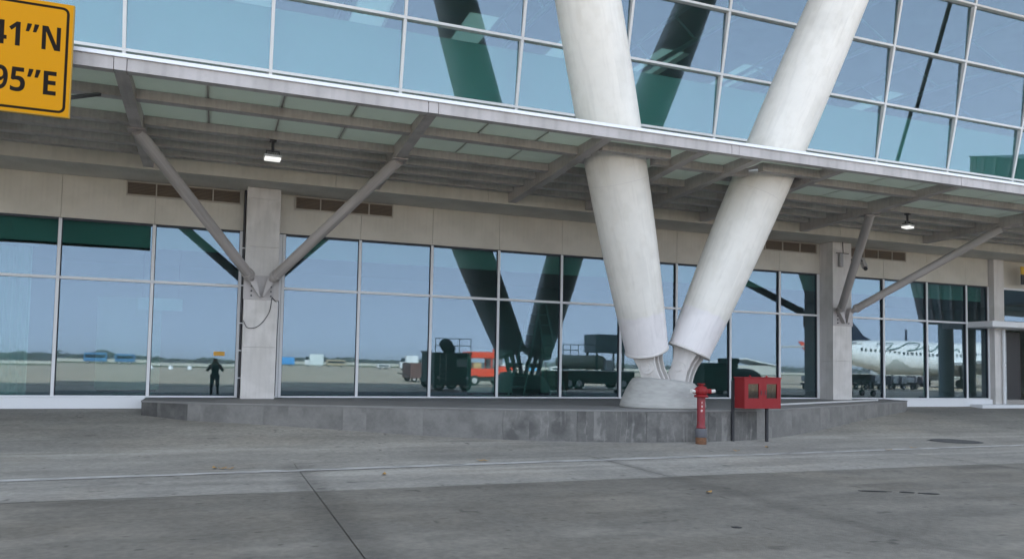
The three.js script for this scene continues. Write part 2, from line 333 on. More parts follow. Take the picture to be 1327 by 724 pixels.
// side entrance at the far end
{
  const e = sub('side_entrance', bld);
  part('door_post', span(25.75, 26.25, 0.45, 5.71, -0.1, 0.22), M.pillar, e);
  part('door_canopy', rbx(4.6, 0.2, 1.0, 0.02, 27.0, 3.34, 0.45), M.white, e);
  const fl = sub('fanlight', bld);
  pane(1.7, GT - 3.55, fl, 27.15, (GT + 3.55) / 2, -0.03); pane(1.7, GT - 3.55, fl, 28.95, (GT + 3.55) / 2, -0.03);
  part('mullion', span(28.0, 28.06, 3.5, GT, -0.08, 0.02), M.frame, fl); part('mullion', span(26.26, 26.31, 3.5, GT, -0.08, 0.02), M.frame, fl); part('transom', span(26.31, 28.0, GT - 0.05, GT + 0.02, -0.08, 0.01), M.frame, fl);
  part('door_jamb', span(26.26, 26.62, 0.45, 3.235, -0.25, 0.0), tm(paintMap([0.5, 0.53, 0.56], 0.2, 1.1)), e);
  part('door_leaf', span(26.66, 28.3, 0.5, 3.2, -0.75, -0.7), M.black, e);
  part('door_head', span(26.26, 30, 3.236, 3.5, -0.2, 0.05), M.pillar, e);
  part('door_step', rbx(2.3, 0.12, 0.5, 0.015, 25.75, 0.50, 0.36), M.white, e);
  part('end_wall', span(29.9, 34, 0.3, 4.74, -0.3, 0.0), M.wall, e);
}
// interior rooms, seen dimly through the glass
{
  const r = sub('interior', bld);
  part('hall_floor', span(-13, 34, 0.30, 0.70, -14, -0.12), M.interiorFloor, r);
  part('hall_ceiling', span(-13, 34, 4.78, 5.0, -14, -0.26), M.interior, r);
  part('hall_back_wall', span(-13, 34, 0.3, 15.58, -27, -26.8), M.interior, r);
  part('hall_partition', span(-13, 34, 0.7, 4.78, -9.2, -9), M.interior, r);
  part('end_wall', span(-13.3, -13.01, 0.2, 15.58, -27, 0.4), M.wall, r);
  part('end_wall', span(34.01, 34.3, 0.2, 15.58, -27, 0.4), M.wall, r);
  part('upper_floor', span(-13, 34, 7.3, 7.7, -26.8, 1.3), M.interior, r);
  part('roof_slab', span(-16, 60, 15.6, 16.1, -9, 8.7), M.soffit, r);
  part('roof_slab', span(-16, 60, 15.6, 16.1, -27.5, -16), M.soffit, r);
  part('added_shade_block', span(-60, 60, 16.1, 22.4, -27.5, -16.5), M.wall, r); part('added_shade_block', span(-60, 60, 16.11, 22.4, -8.5, 4.9), M.wall, r);  // unseen blocks added above the roof to cast the long shadow on the apron
  for (let x = -16; x < 60; x += 4.4) {
    part('roof_rib', span(x, x + 2.9, 15.6, 16.1, -16, -9), M.soffit, r);
    part('skylight', span(x + 2.9, x + 4.4, 15.85, 15.89, -16, -9), phys(0.9, 0.93, 0.95, { transmission: 0.6, thickness: 0, roughness: 0.95 }), r);
  }
  for (let x = -8; x < 34; x += 5.9) part('roof_truss', join([rod([x, 13.2, -0.5], [x, 14.6, -26], 0.09, 0.09, 8), rod([x, 14.8, 1], [x, 14.9, -26], 0.09, 0.09, 8), ...[...Array(9).keys()].map((k) => rod([x, 13.2 + k * 0.15, -0.5 - k * 2.8], [x, 14.85, -1.9 - k * 2.8], 0.05, 0.05, 6))]), M.white, r);
  part('far_side_wing', span(34.4, 60, 0.2, 15.58, -27, -2), M.wall, r);
  part('terminal_wing', span(-60, -13.4, 0.2, 15.58, -27, -1), M.wall, r);
  part('terminal_wing', span(-60, -16.2, 15.6, 16.1, -27, 8.7), M.soffit, r);
}

// upper curtain wall, leaning outwards; the panes are set a little steeper than the frame, row above row
const LEAN = THREE.MathUtils.degToRad(12.23), PLEAN = THREE.MathUtils.degToRad(8.7), ZF = (h) => 1.84 + 0.2167 * (h - 8.1);
const upX = []; for (let i = -4; i <= 10; i++) upX.push(0.885 + 2.957 * (i)); // mullions about 2.96 m apart
const upH = [6.48, 8.10, 9.72, 11.37, 13.03, 14.7, 15.55];
{
  for (let j = 0; j + 1 < upH.length; j++) {
    const ha = upH[j], hb = upH[j + 1], H = (hb - ha - 0.05) / Math.cos(PLEAN);
    for (let i = 0; i + 1 < upX.length; i++) {
      const a = upX[i], b = upX[i + 1], w = sub('window', bld);
      pane(b - a - 0.06, H, w, (a + b) / 2, ha + 0.03 + (hb - ha - 0.05) / 2, ZF(ha) + 0.005 + Math.tan(PLEAN) * (hb - ha) / 2, PLEAN);
    }
    part('transom', span(-11.2, upX.at(-1), ha - 0.032, ha + 0.032, ZF(ha) - 0.13, ZF(ha) + 0.03), M.frame, bld);
  }
  const h0 = 6.2, h1 = 15.58, L = (h1 - h0) / Math.cos(LEAN);
  for (const x of upX) {
    const m = part('mullion', uvBox(new THREE.BoxGeometry(0.07, L, 0.16)), M.frame, bld, [x, (h0 + h1) / 2, ZF((h0 + h1) / 2) - 0.052]); m.rotation.x = LEAN;
  }
  const sp = uvBox(new THREE.BoxGeometry(48, 3.05, 0.05)), s = part('spandrel_board', sp, M.spandrel, bld, [10, 8.05, ZF(8.05) - 0.3]); s.rotation.x = LEAN;
  part('roof_fascia', span(-60, 60, 15.5, 16.3, 8.71, 9.0), M.fascia, bld);
}

// ---------------------------------------------------------------- canopy
{
  const cn = thing('entrance_canopy', 'long steel canopy with frosted green glass panels jutting from the terminal', 'canopy');
  const ZE = 6.87, X0 = -13, X1 = 34, PB = 5.93, PT = 6.09;
  const seams = [-13, -1.62, -1.44, 3.26, 3.44, 9.57, 9.75, 15.95, 16.13, 20.83, 21.01, 34];
  for (let i = 0; i + 1 < seams.length; i++) part('fascia_plate', span(seams[i] + 0.005, seams[i + 1] - 0.005, 5.95, 6.145, ZE - 0.16, ZE + (i % 2 ? 0.004 : 0)), M.fascia, cn);
  part('edge_flashing', span(X0, X1, 6.147, 6.205, ZE - 0.3, ZE + 0.035), M.cap, cn);
  const beamX = [-6.4, -1.53, 3.35, 6.83, 9.0, 10.36, 12.55, 16.04, 20.92, 25.8, 30.7];
  const cols = [[7.04, 8.52, 4.46, 6.0, 7.77, 5.236, 0.70, 0.72], [10.93, 12.43, 4.46, 6.0, 11.68, 5.23, 0.71, 0.71]];
  const cut = (z, d) => { // x runs of a cross member at z that keep clear of the two columns
    let runs = [[X0, X1]]; for (const [a, b, za, zb] of cols) if (z + d > za && z - d < zb) runs = runs.flatMap(([p, q]) => (a > p && b < q ? [[p, a], [b, q]] : [[p, q]])); return runs; };
  for (const [z, d] of [[5.55, 0.10], [4.05, 0.10], [3.3, 0.10], [2.55, 0.10], [1.85, 0.10]])
    for (const [a, b] of cut(z, d)) {
      const pts = [a, ...beamX.filter((x) => x > a + 0.2 && x < b - 0.2), b];
      for (let i = 0; i + 1 < pts.length; i++) part('purlin', span(pts[i] + (i ? 0.105 : 0), pts[i + 1] - (i + 2 < pts.length ? 0.105 : 0), PB, PT, z - d, z + d), M.steel, cn);
    }
  for (const [a, b, za, zb, cx, cz, rx, rz] of cols) {
    part('trimmer', span(a - 0.05, b + 0.05, PB - 0.02, PT, 6.03, 6.2), M.steel, cn);
    const sh = new THREE.Shape([[a, -zb], [b, -zb], [b, -za], [a, -za]].map(([p, q]) => new THREE.Vector2(p, q))); const ho = new THREE.Path(); ho.absellipse(cx, -cz, rx, rz, 0, Math.PI * 2, true); sh.holes.push(ho);
    part('column_flashing', uvBox(new THREE.ExtrudeGeometry(sh, { depth: 0.02, bevelEnabled: false, curveSegments: 40 }).rotateX(-Math.PI / 2).translate(0, PT + 0.004, 0)), M.steelDark, cn);
  }
  for (const x of beamX) {
    const sh = new THREE.Shape([[1.57, 5.72], [4.2, 5.80], [6.69, 5.955], [6.69, 6.1], [1.57, 6.1]].map(([z, y]) => new THREE.Vector2(z, y)));
    const g = new THREE.ExtrudeGeometry(sh, { depth: 0.2, bevelEnabled: false }).rotateY(-Math.PI / 2).translate(x + 0.1, 0, 0);
    part('beam', uvBox(g), M.steel, cn);
  }
  // frosted glass panes on the purlins, with pressed joint bars
  const xs = []; for (let x = -1.53 - 1.22 * 9; x < X1 - 0.5; x += 1.22) xs.push(x);
  const zs = [1.57, 4.05, 5.55, 6.84];
  for (let i = 0; i + 1 < xs.length; i++) {
    const a = xs[i], b = xs[i + 1];
    for (let j = 0; j + 1 < zs.length; j++) {
      const hit = cols.find(([p, q]) => b > p - 0.06 && a < q + 0.06);
      let za = zs[j], zb = zs[j + 1];
      if (hit && j >= 1) {
        const zc0 = Math.max(za, hit[2]), zc1 = Math.min(zb, hit[3]), put = (p, q, z0, z1) => { if (q - p > 0.05 && z1 - z0 > 0.03) part('glass_panel', span(p + 0.012, q - 0.012, PT + 0.012, PT + 0.024, z0 + 0.006, z1 - 0.006), M.frosted, cn); };
        put(a, b, za, zc0); put(a, b, zc1, zb); put(a, Math.min(b, hit[0]), zc0, zc1); put(Math.max(a, hit[1]), b, zc0, zc1);
        continue;
      }
      part('glass_panel', span(a + 0.012, b - 0.012, PT + 0.012, PT + 0.024, za + 0.006, zb - 0.006), M.frosted, cn);
    }
    part('joint_bar', span(a - 0.035, a + 0.035, PT + 0.0255, PT + 0.045, 1.57, 6.55), M.steelDark, cn);
  }
  // struts that spring from the pillars
  for (const cx of [0.91, 18.48]) for (const s of [-1, 1]) {
    const a = [cx + s * 0.2, 3.50, 0.72], b = [cx + s * 2.44, 5.80, 4.12];
    const st = sub('strut', cn);
    part('tube', rod([lerp(a[0], b[0], 0.05), lerp(a[1], b[1], 0.05), lerp(a[2], b[2], 0.05)], b, 0.118, 0.118, 20), M.steel, st);
    part('end_collar', rod([lerp(a[0], b[0], 0.035), lerp(a[1], b[1], 0.035), lerp(a[2], b[2], 0.035)], [lerp(a[0], b[0], 0.06), lerp(a[1], b[1], 0.06), lerp(a[2], b[2], 0.06)], 0.135, 0.135, 20), M.steel, st);
    part('end_cone', rod(a, [lerp(a[0], b[0], 0.05), lerp(a[1], b[1], 0.05), lerp(a[2], b[2], 0.05)], 0.05, 0.117, 16), M.steel, st);
    part('cap_plate', span(b[0] - 0.16, b[0] + 0.16, 5.775, 5.80, b[2] - 0.2, b[2] + 0.2), M.steelDark, st);
  }
}

// ---------------------------------------------------------------- slanted V columns on their pedestal
{
  const v = thing('slanted_column_support', 'pair of huge white cigar-shaped columns spreading in a V from one pedestal', 'column');
  const colTex = tex(512, 1024, (u, q) => {
    const h = 2.04 + q * 12.16, streak = fbm(u * 64, q * 22, 64, 4), n = fbm(u * 7, q * 30, 256, 4), f = fbm(u * 30, q * 120, 256, 3);
    const low = sstep(2.92, 2.84, h + 0.05 * (vnoise(u * 24, 3, 24) - 0.5));
    let r = lerp(0.79, 0.79, low), g = lerp(0.765, 0.758, low), b = lerp(0.705, 0.75, low);
    const k = 1 - 0.05 * sstep(0.5, 0.75, streak) - 0.08 * sstep(0.45, 0.8, n) - 0.06 * f;
    const grime = sstep(0.5, 0.72, fbm(u * 22, q * 40, 22, 4)) * (1 - low) * 0.35;
    return [r * k * (1 - 0.14 * grime), g * k * (1 - 0.15 * grime), b * k * (1 - 0.18 * grime)];
  }, { rep: 1 });
  const paint = tm(colTex, { roughness: 0.42 });
  const prof = [[2.04, 0.484], [2.15, 0.494], [2.6, 0.525], [3.3, 0.566], [4.2, 0.612], [5.2, 0.64], [6.1, 0.655], [7.2, 0.665], [8.2, 0.666], [9.2, 0.655], [10.5, 0.632], [11.8, 0.588], [13, 0.53], [14.2, 0.46]];
  for (const [bx0, bz0, dx, dz, s] of [[9.366, 4.15, -0.3467, 0.236, -1], [9.982, 4.40, 0.3693, 0.18, 1]]) {
    const at = (h) => V3(bx0 + dx * (h - 1.5), h, bz0 + dz * (h - 1.5));
    const axis = V3(dx, 1, dz), stretch = axis.length(); axis.normalize();
    const q = new THREE.Quaternion().setFromUnitVectors(V3(0, 1, 0), axis);
    const c = sub('column', v); const p0 = at(2.04);
    const pts = prof.map(([h, r]) => new THREE.Vector2(r, (h - 2.04) * stretch));
    const curve = new THREE.SplineCurve(pts).getPoints(60);
    const L = new THREE.LatheGeometry([new THREE.Vector2(0.02, 0), ...curve, new THREE.Vector2(0.02, 12.16 * stretch)], 72);
    { const uv = L.attributes.uv, pp = L.attributes.position; for (let i = 0; i < uv.count; i++) uv.setY(i, clamp(pp.getY(i) / (12.16 * stretch))); }
    part('shaft', L.applyQuaternion(q).translate(p0.x, p0.y, p0.z), paint, c);
    const ring = new THREE.LatheGeometry([[0.02, -0.05], [0.494, -0.05], [0.506, -0.03], [0.506, 0.0], [0.485, 0.02]].map(([a, b]) => new THREE.Vector2(a, b)), 48).applyQuaternion(q).translate(p0.x, p0.y, p0.z);
    part('base_ring', ring, M.pillar, c);
    for (const hs of [5.62, 10.9]) {          // weld seams between the rolled plates
      let k = 0; while (prof[k + 1][0] < hs) k++; const rs = lerp(prof[k][1], prof[k + 1][1], (hs - prof[k][0]) / (prof[k + 1][0] - prof[k][0])), ps = at(hs);
      part('weld_seam', new THREE.TorusGeometry(rs, 0.004, 6, 72).rotateX(Math.PI / 2).applyQuaternion(q).translate(ps.x, ps.y, ps.z), M.pillar, c);
    }
    const capP = at(14.2); part('head_pin', rod([capP.x, capP.y, capP.z], at(15.62).toArray(), 0.3, 0.2, 16), M.steel, c);
    // parallel steel fins down to the pin
    const foot = V3(9.66 + s * 0.27, 1.24, 4.40), dir = foot.clone().sub(p0).normalize();
    const fy = -1.02, pinDir = V3(Math.sin(fy), 0, Math.cos(fy));
    for (const k of [-1, 0, 1]) {
      const sh = new THREE.Shape([[-0.32, 0.04], [0.32, 0.04], [0.215, -0.28], [0.20, -0.5], [0.26, -0.96], [-0.26, -0.96], [-0.20, -0.5], [-0.215, -0.28]].map(([a, b]) => new THREE.Vector2(a, b)));
      const g = new THREE.ExtrudeGeometry(sh, { depth: 0.04, bevelEnabled: true, bevelSize: 0.006, bevelThickness: 0.006, bevelSegments: 1 }).translate(0, 0, -0.02 + k * 0.2);
      g.rotateY(fy).applyQuaternion(new THREE.Quaternion().setFromUnitVectors(V3(0, -1, 0), dir)).translate(p0.x, p0.y - 0.03, p0.z);
      part('hinge_fin', uvBox(g), M.pillar, c);
    }
    const mid = p0.clone().lerp(foot, 0.52), along = (t) => mid.clone().addScaledVector(pinDir, t).toArray();
    part('hinge_pin', rod(along(-0.27), along(0.28), 0.075, 0.075, 24), M.pillar, c);
    part('pin_washer', rod(along(0.225), along(0.25), 0.15, 0.15, 28), M.pillar, c);
  }
  const conc = tm(tex(256, 256, (u, q) => { const n = fbm(u * 6, q * 6, 6, 5), f = fbm(u * 40, q * 40, 40, 3); const c = lerp(0.30, 0.43, n) * (0.85 + 0.3 * f); return [c * 1.02, c, c * 0.93]; }), { roughness: 0.85 });
  const ped = new THREE.LatheGeometry([[0.02, -0.02], [0.96, -0.02], [0.985, 0.03], [0.95, 0.16], [0.86, 0.36], [0.76, 0.53], [0.70, 0.60], [0.6, 0.625], [0.02, 0.63]].map(([a, b]) => new THREE.Vector2(a, b)), 56);
  { const p = ped.attributes.position; for (let i = 0; i < p.count; i++) { const y = p.getY(i); if (y > 0.3) p.setY(i, y - 0.09 * (y - 0.3) / 0.33 * p.getX(i)); const t = Math.atan2(p.getZ(i), p.getX(i)), k = 1 + 0.03 * (vnoise(4 + 2.2 * Math.cos(t), 4 + 2.2 * Math.sin(t) + y * 3) - 0.5); p.setX(i, p.getX(i) * 1.04 * k); p.setZ(i, p.getZ(i) * 0.86 * k); } ped.computeVertexNormals(); }
  part('pedestal', ped, conc, v, [9.58, plinthTop, 4.36]);
}
// slim raking tie beyond the second bay, mirrored in the upper glass
{ const t = thing('raking_tie', 'slim grey steel tie raking up from the canopy to the roof', 'steel tie');
  part('tube', rod([22.6, 6.2, 5.05], [24.87, 15.6, 6.7], 0.06, 0.085, 14), M.steel, t); part('foot_plate', span(22.4, 22.8, 6.12, 6.2, 4.85, 5.25), M.steelDark, t); }

// ---------------------------------------------------------------- sign, lamps, camera, small fixings
{
  const W = 4.3, H = 1.67, S = 230, cv = document.createElement('canvas'); cv.width = Math.round(W * S); cv.height = Math.round(H * S);
  const c = cv.getContext('2d'); c.fillStyle = '#c4880a'; c.fillRect(0, 0, cv.width, cv.height);
  c.strokeStyle = '#20170b'; c.lineWidth = 0.036 * S; const i = 0.062 * S, r = 0.09 * S;
  c.beginPath(); c.moveTo(i + r, i); c.lineTo(cv.width - i - r, i); c.quadraticCurveTo(cv.width - i, i, cv.width - i, i + r); c.lineTo(cv.width - i, cv.height - i - r); c.quadraticCurveTo(cv.width - i, cv.height - i, cv.width - i - r, cv.height - i); c.lineTo(i + r, cv.height - i); c.quadraticCurveTo(i, cv.height - i, i, cv.height - i - r); c.lineTo(i, i + r); c.quadraticCurveTo(i, i, i + r, i); c.closePath(); c.stroke();
  c.fillStyle = '#1b1510'; c.font = 'bold ' + Math.round(0.49 * S) + 'px sans-serif'; c.textAlign = 'right';
  c.save(); c.translate(cv.width - 0.11 * S, 0); c.scale(0.80, 1); c.fillText('41\u201dN', 0, 0.71 * S); c.fillText('95\u201dE', -0.05 * S, 1.375 * S); c.restore();
  const t = new THREE.CanvasTexture(cv); t.colorSpace = THREE.SRGBColorSpace;
  const s = thing('coordinate_sign', 'big amber sign board with dark numbers hung on the canopy edge', 'sign', [-4.27, 5.045, 7.12]);
  part('board', rbx(W, H, 0.06, 0.012, 0, H / 2, 0), mat(0.42, 0.25, 0.03), s);
  part('printed_face', new THREE.PlaneGeometry(W - 0.03, H - 0.03), new THREE.MeshPhysicalMaterial({ map: t, roughness: 0.75, specularIntensity: 0.25 }), s, [0, H / 2, 0.0335]);
  part('back_sheet', bx(W - 0.05, H - 0.05, 0.012, 0, H / 2, -0.038), M.darkMetal, s);
  part('bracket_arm', bar([1.95, 0.28, -0.05], [2.32, 0.86, -1.42], 0.05, 0.05), M.darkMetal, s);
  part('bracket_arm', bar([-1.6, 0.28, -0.05], [-1.4, 0.86, -1.42], 0.05, 0.05), M.darkMetal, s);
}
function floodlight(pos, turn, label) {
  const f = thing('floodlight', label, 'floodlight', pos, turn, 'floodlights under the canopy');
  part('stem', rod([0, 0.31, 0], [0, 0.10, 0], 0.03, 0.03, 10), M.black, f); part('ceiling_box', bx(0.12, 0.05, 0.12, 0, 0.325, 0), M.black, f);
  part('yoke', join([bar([-0.12, 0.02, 0], [-0.12, 0.11, 0], 0.02, 0.03), bar([0.12, 0.02, 0], [0.12, 0.11, 0], 0.02, 0.03), bar([-0.13, 0.11, 0], [0.13, 0.11, 0], 0.02, 0.03)]), M.black, f);
  part('housing', rbx(0.33, 0.05, 0.24, 0.015, 0, 0.0, 0), mat(0.5, 0.5, 0.5, { roughness: 0.4 }), f);
  for (let k = 0; k < 7; k++) part('cooling_rib', bx(0.012, 0.03, 0.18, -0.12 + k * 0.04, 0.04, 0), M.darkMetal, f);
  const l = part('lens', rbx(0.30, 0.05, 0.21, 0.012, 0, -0.045, 0), mat(0.9, 0.9, 0.88, { emissive: new THREE.Color(1, 0.98, 0.93), emissiveIntensity: 0.22, roughness: 0.4 }), f);
  const s = new THREE.SpotLight(new THREE.Color(1, 0.97, 0.9), 3, 9, 1.1, 0.8, 2); s.position.set(pos[0], pos[1] - 0.12, pos[2]); s.target.position.set(pos[0], 0, pos[2] + 0.4); s.castShadow = true; s.shadow.radius = 6; scene.add(s, s.target);
}
floodlight([0.87, 5.60, 4.05], 0.05, 'lit floodlight hanging under the canopy over the bare wall with louvred grilles');
floodlight([17.42, 5.60, 4.05], 0.3, 'lit floodlight hanging under the canopy beside the far pillar and camera');
{
  const c = thing('security_camera', 'grey camera housing on a bracket beside the far pillar', 'camera', [19.1, 5.05, 0.85]);
  const h = part('housing', rbx(0.14, 0.14, 0.46, 0.02, 0, 0, 0), mat(0.45, 0.44, 0.42), c); h.rotation.set(0.85, -0.35, 0);
  part('lens', rod([-0.08, -0.165, 0.15], [-0.10, -0.2, 0.19], 0.06, 0.06, 16), M.black, c);
  part('wall_arm', join([bar([-0.24, 0.14, -0.5], [-0.24, 0.14, 0.0], 0.035, 0.035), bar([-0.24, 0.14, 0], [0, 0.06, 0], 0.03, 0.03), bar([-0.24, 0.14, -0.4], [-0.24, -0.35, -0.3], 0.03, 0.03)]), M.black, c);
  const b = thing('wall_speaker', 'slim grey box hanging on the far pillar below the soffit', 'box', [18.36, 4.92, 0.66]);
  part('case', rbx(0.13, 0.42, 0.10, 0.012, 0, 0.21, 0), mat(0.33, 0.33, 0.33), b); part('bracket', bar([-0.18, 0.44, 0], [0.32, 0.44, 0], 0.02, 0.03), M.black, b); part('cable', rod([0.1, 0.43, 0], [0.1, 0.8, -0.02], 0.012, 0.012, 8), M.black, b);
}
{
  const c = thing('cable_loop', 'thin dark cable hanging in a loop on the pillar bracket', 'cable');
  const pts = [[1.16, 3.12, 0.64], [1.1, 2.75, 0.62], [0.86, 2.42, 0.61], [0.64, 2.38, 0.61], [0.53, 2.55, 0.61]].map((p) => V3(...p));
  part('cable', new THREE.TubeGeometry(new THREE.CatmullRomCurve3(pts), 40, 0.009, 6), M.black, c);
  part('cable', new THREE.TubeGeometry(new THREE.CatmullRomCurve3([V3(1.16, 3.12, 0.64), V3(1.25, 3.02, 0.62), V3(1.315, 3.05, 0.5), V3(1.315, 2.2, 0.45), V3(1.31, 0.78, 0.4)]), 40, 0.009, 6), M.black, c);
  const d = thing('downpipe', 'thin black pipe clipped beside the pillar with the hanging cable', 'pipe');
  part('pipe', rod([0.50, GB, 0.2], [0.50, 5.7, 0.2], 0.028, 0.028, 12), M.black, d);
  for (const y of [1.2, 1.85, 2.5, 3.4, 4.3]) part('clip', bx(0.10, 0.025, 0.075, 0.5, y, 0.2), M.white, d);
  const e = thing('white_conduit', 'white drain pipe running down the far door post', 'pipe');
  part('pipe', rod([26.1, 0.56, 0.29], [26.1, 3.2, 0.29], 0.045, 0.045, 14), M.white, e); for (const y of [1.1, 1.9]) part('collar', rod([26.1, y, 0.29], [26.1, y + 0.08, 0.29], 0.06, 0.06, 14), M.white, e);
  const y = thing('gate_sign', 'yellow and black hanging sign beside the far doorway', 'sign', [27.12, 4.75, 0.45]);
  part('board', rbx(0.6, 0.28, 0.05, 0.01, 0, 0.6, 0), mat(0.7, 0.42, 0.03), y); part('lower_board', rbx(0.6, 0.36, 0.05, 0.01, 0, 0.27, 0), M.black, y); part('hanger', rod([0, 0.74, 0], [0, 0.96, 0], 0.015, 0.015, 8), M.black, y);
}

// fire hydrant
{
  const X = 9.73, Z = 5.62, h = thing('fire_hydrant', 'red standpipe hydrant with two white outlets in front of the plinth', 'hydrant', [X, 0.012, Z]);
  const L = (pts) => new THREE.LatheGeometry(pts.map(([a, b]) => new THREE.Vector2(a, b)), 28);
  part('foot', L([[0.001, -0.03], [0.115, -0.03], [0.115, 0.13], [0.10, 0.14], [0.001, 0.14]]), M.rust, h);
  part('lower_sleeve', L([[0.10, 0.14], [0.125, 0.15], [0.125, 0.31], [0.10, 0.33], [0.08, 0.33]]), mat(0.10, 0.10, 0.11), h);
  part('standpipe', L([[0.085, 0.33], [0.10, 0.335], [0.10, 0.37], [0.085, 0.38], [0.085, 0.5], [0.088, 0.98], [0.088, 0.99]]), M.redWorn, h);
  part('flange', L([[0.088, 0.985], [0.15, 0.99], [0.15, 1.035], [0.10, 1.05]]), M.red, h);
  part('head', L([[0.10, 1.045], [0.13, 1.075], [0.145, 1.13], [0.125, 1.19], [0.08, 1.225], [0.05, 1.235], [0.05, 1.26], [0.001, 1.265]]), M.red, h);
  for (const s of [-1, 1]) { part('outlet', rod([s * 0.1, 1.12, 0.02], [s * 0.21, 1.12, 0.05], 0.05, 0.055, 16), M.red, h); part('coupling', rod([s * 0.21, 1.12, 0.05], [s * 0.30, 1.13, 0.075], 0.042, 0.036, 14), mat(0.62, 0.6, 0.55), h); }
  part('handwheel', new THREE.TorusGeometry(0.075, 0.012, 8, 20).rotateX(Math.PI / 2).translate(0, 1.275, 0), M.red, h);
  const lab = document.createElement('canvas'); lab.width = 64; lab.height = 160; const c = lab.getContext('2d'); c.fillStyle = '#8c1f24'; c.fillRect(0, 0, 64, 160); c.fillStyle = '#e8e4e0'; c.font = 'bold 40px sans-serif'; c.textAlign = 'center'; c.fillText('F', 34, 42); c.fillText('H', 34, 88); c.fillText('01', 32, 142);
  const lt = new THREE.CanvasTexture(lab); lt.colorSpace = THREE.SRGBColorSpace;
  const lg = new THREE.CylinderGeometry(0.0895, 0.0895, 0.27, 10, 1, true, -0.8, 0.8).translate(0, 0.79, 0); part('stencil', lg, new THREE.MeshStandardMaterial({ map: lt, roughness: 0.5 }), h);
}
// hose cabinet
{
  const X = 11.28, Z = 5.52, b = thing('fire_hose_cabinet', 'red fire hose cabinet with two glazed doors on black posts', 'cabinet', [X, 0.012, Z]);
  const W = 0.98, H = 0.66, D = 0.32, y0 = 0.75;
  part('back_panel', bx(W, H, 0.02, 0, y0 + H / 2, -D / 2 + 0.01), M.red, b);
  for (const s of [-1, 1]) part('side_panel', bx(0.02, H, D - 0.022, s * (W / 2 - 0.01), y0 + H / 2, 0.011), M.red, b);
  part('base_panel', bx(W - 0.042, 0.02, D - 0.022, 0, y0 + 0.01, 0.011), M.red, b);
  part('lid', rbx(W + 0.05, 0.028, D + 0.06, 0.01, 0, y0 + H + 0.015, 0.01), M.red, b);
  for (const s of [-1, 1]) {
    const d = sub('door', b), cx = s * W / 4, w = W / 2 - 0.006;
    const sh = new THREE.Shape([[-w / 2, 0], [w / 2, 0], [w / 2, H - 0.005], [-w / 2, H - 0.005]].map(([a, q]) => new THREE.Vector2(a, q)));
    sh.holes.push(new THREE.Path([[-0.145, 0.22], [-0.145, 0.54], [0.145, 0.54], [0.145, 0.22]].map(([a, q]) => new THREE.Vector2(a, q))));
    part('frame', new THREE.ExtrudeGeometry(sh, { depth: 0.018, bevelEnabled: true, bevelSize: 0.003, bevelThickness: 0.003, bevelSegments: 1 }).translate(cx, y0 + 0.003, D / 2 + 0.004), M.red, d);
    part('pane', bx(0.30, 0.33, 0.004, cx, y0 + 0.38, D / 2 + 0.001), phys(0.42, 0.42, 0.42, { transmission: 1, thickness: 0, roughness: 0.05, ior: 1.5 }), d);
    part('handle', rod([cx - s * 0.19, y0 + 0.30, D / 2 + 0.04], [cx - s * 0.19, y0 + 0.40, D / 2 + 0.04], 0.008, 0.008, 8), M.darkMetal, d);
  }
  part('inner_divider', bx(0.02, H - 0.05, D - 0.06, 0, y0 + H / 2, 0), M.redWorn, b);
  const hose = []; for (let k = 0; k < 4; k++) hose.push(new THREE.TorusGeometry(0.07 + k * 0.026, 0.014, 8, 26).rotateY(0.5).translate(W / 4, y0 + 0.36, 0.02 + 0.01 * k)); part('hose_coil', join(hose), mat(0.40, 0.33, 0.30), b);
  part('nozzle', rod([W / 4 - 0.05, y0 + 0.2, 0.1], [W / 4 + 0.06, y0 + 0.44, 0.1], 0.014, 0.03, 10), mat(0.6, 0.55, 0.4, { metalness: 0.6 }), b);
  const reel = []; for (let k = 0; k < 3; k++) reel.push(new THREE.TorusGeometry(0.08 + k * 0.028, 0.014, 8, 26).translate(-W / 4, y0 + 0.36, 0.01 + 0.02 * k)); part('hose_reel', join(reel), mat(0.20, 0.04, 0.04), b); part('valve', new THREE.SphereGeometry(0.03, 14, 10).translate(-W / 4 + 0.02, y0 + 0.38, 0.11), mat(0.75, 0.73, 0.68), b);
  for (const [x, y] of [[-W / 2 - 0.028, 0.42], [W / 2 - 0.22, 0.3]]) part('post', bx(0.055, x < 0 ? 1.36 : y0 - 0.002, 0.055, x, x < 0 ? 0.68 : (y0 - 0.002) / 2, x < 0 ? -D / 2 - 0.03 : -0.02), M.black, b);
  part('knob', new THREE.SphereGeometry(0.025, 10, 8).translate(-0.25, y0 + H + 0.045, 0.06), M.red, b); part('knob', new THREE.SphereGeometry(0.025, 10, 8).translate(0.2, y0 + H + 0.045, 0.06), M.red, b);
}
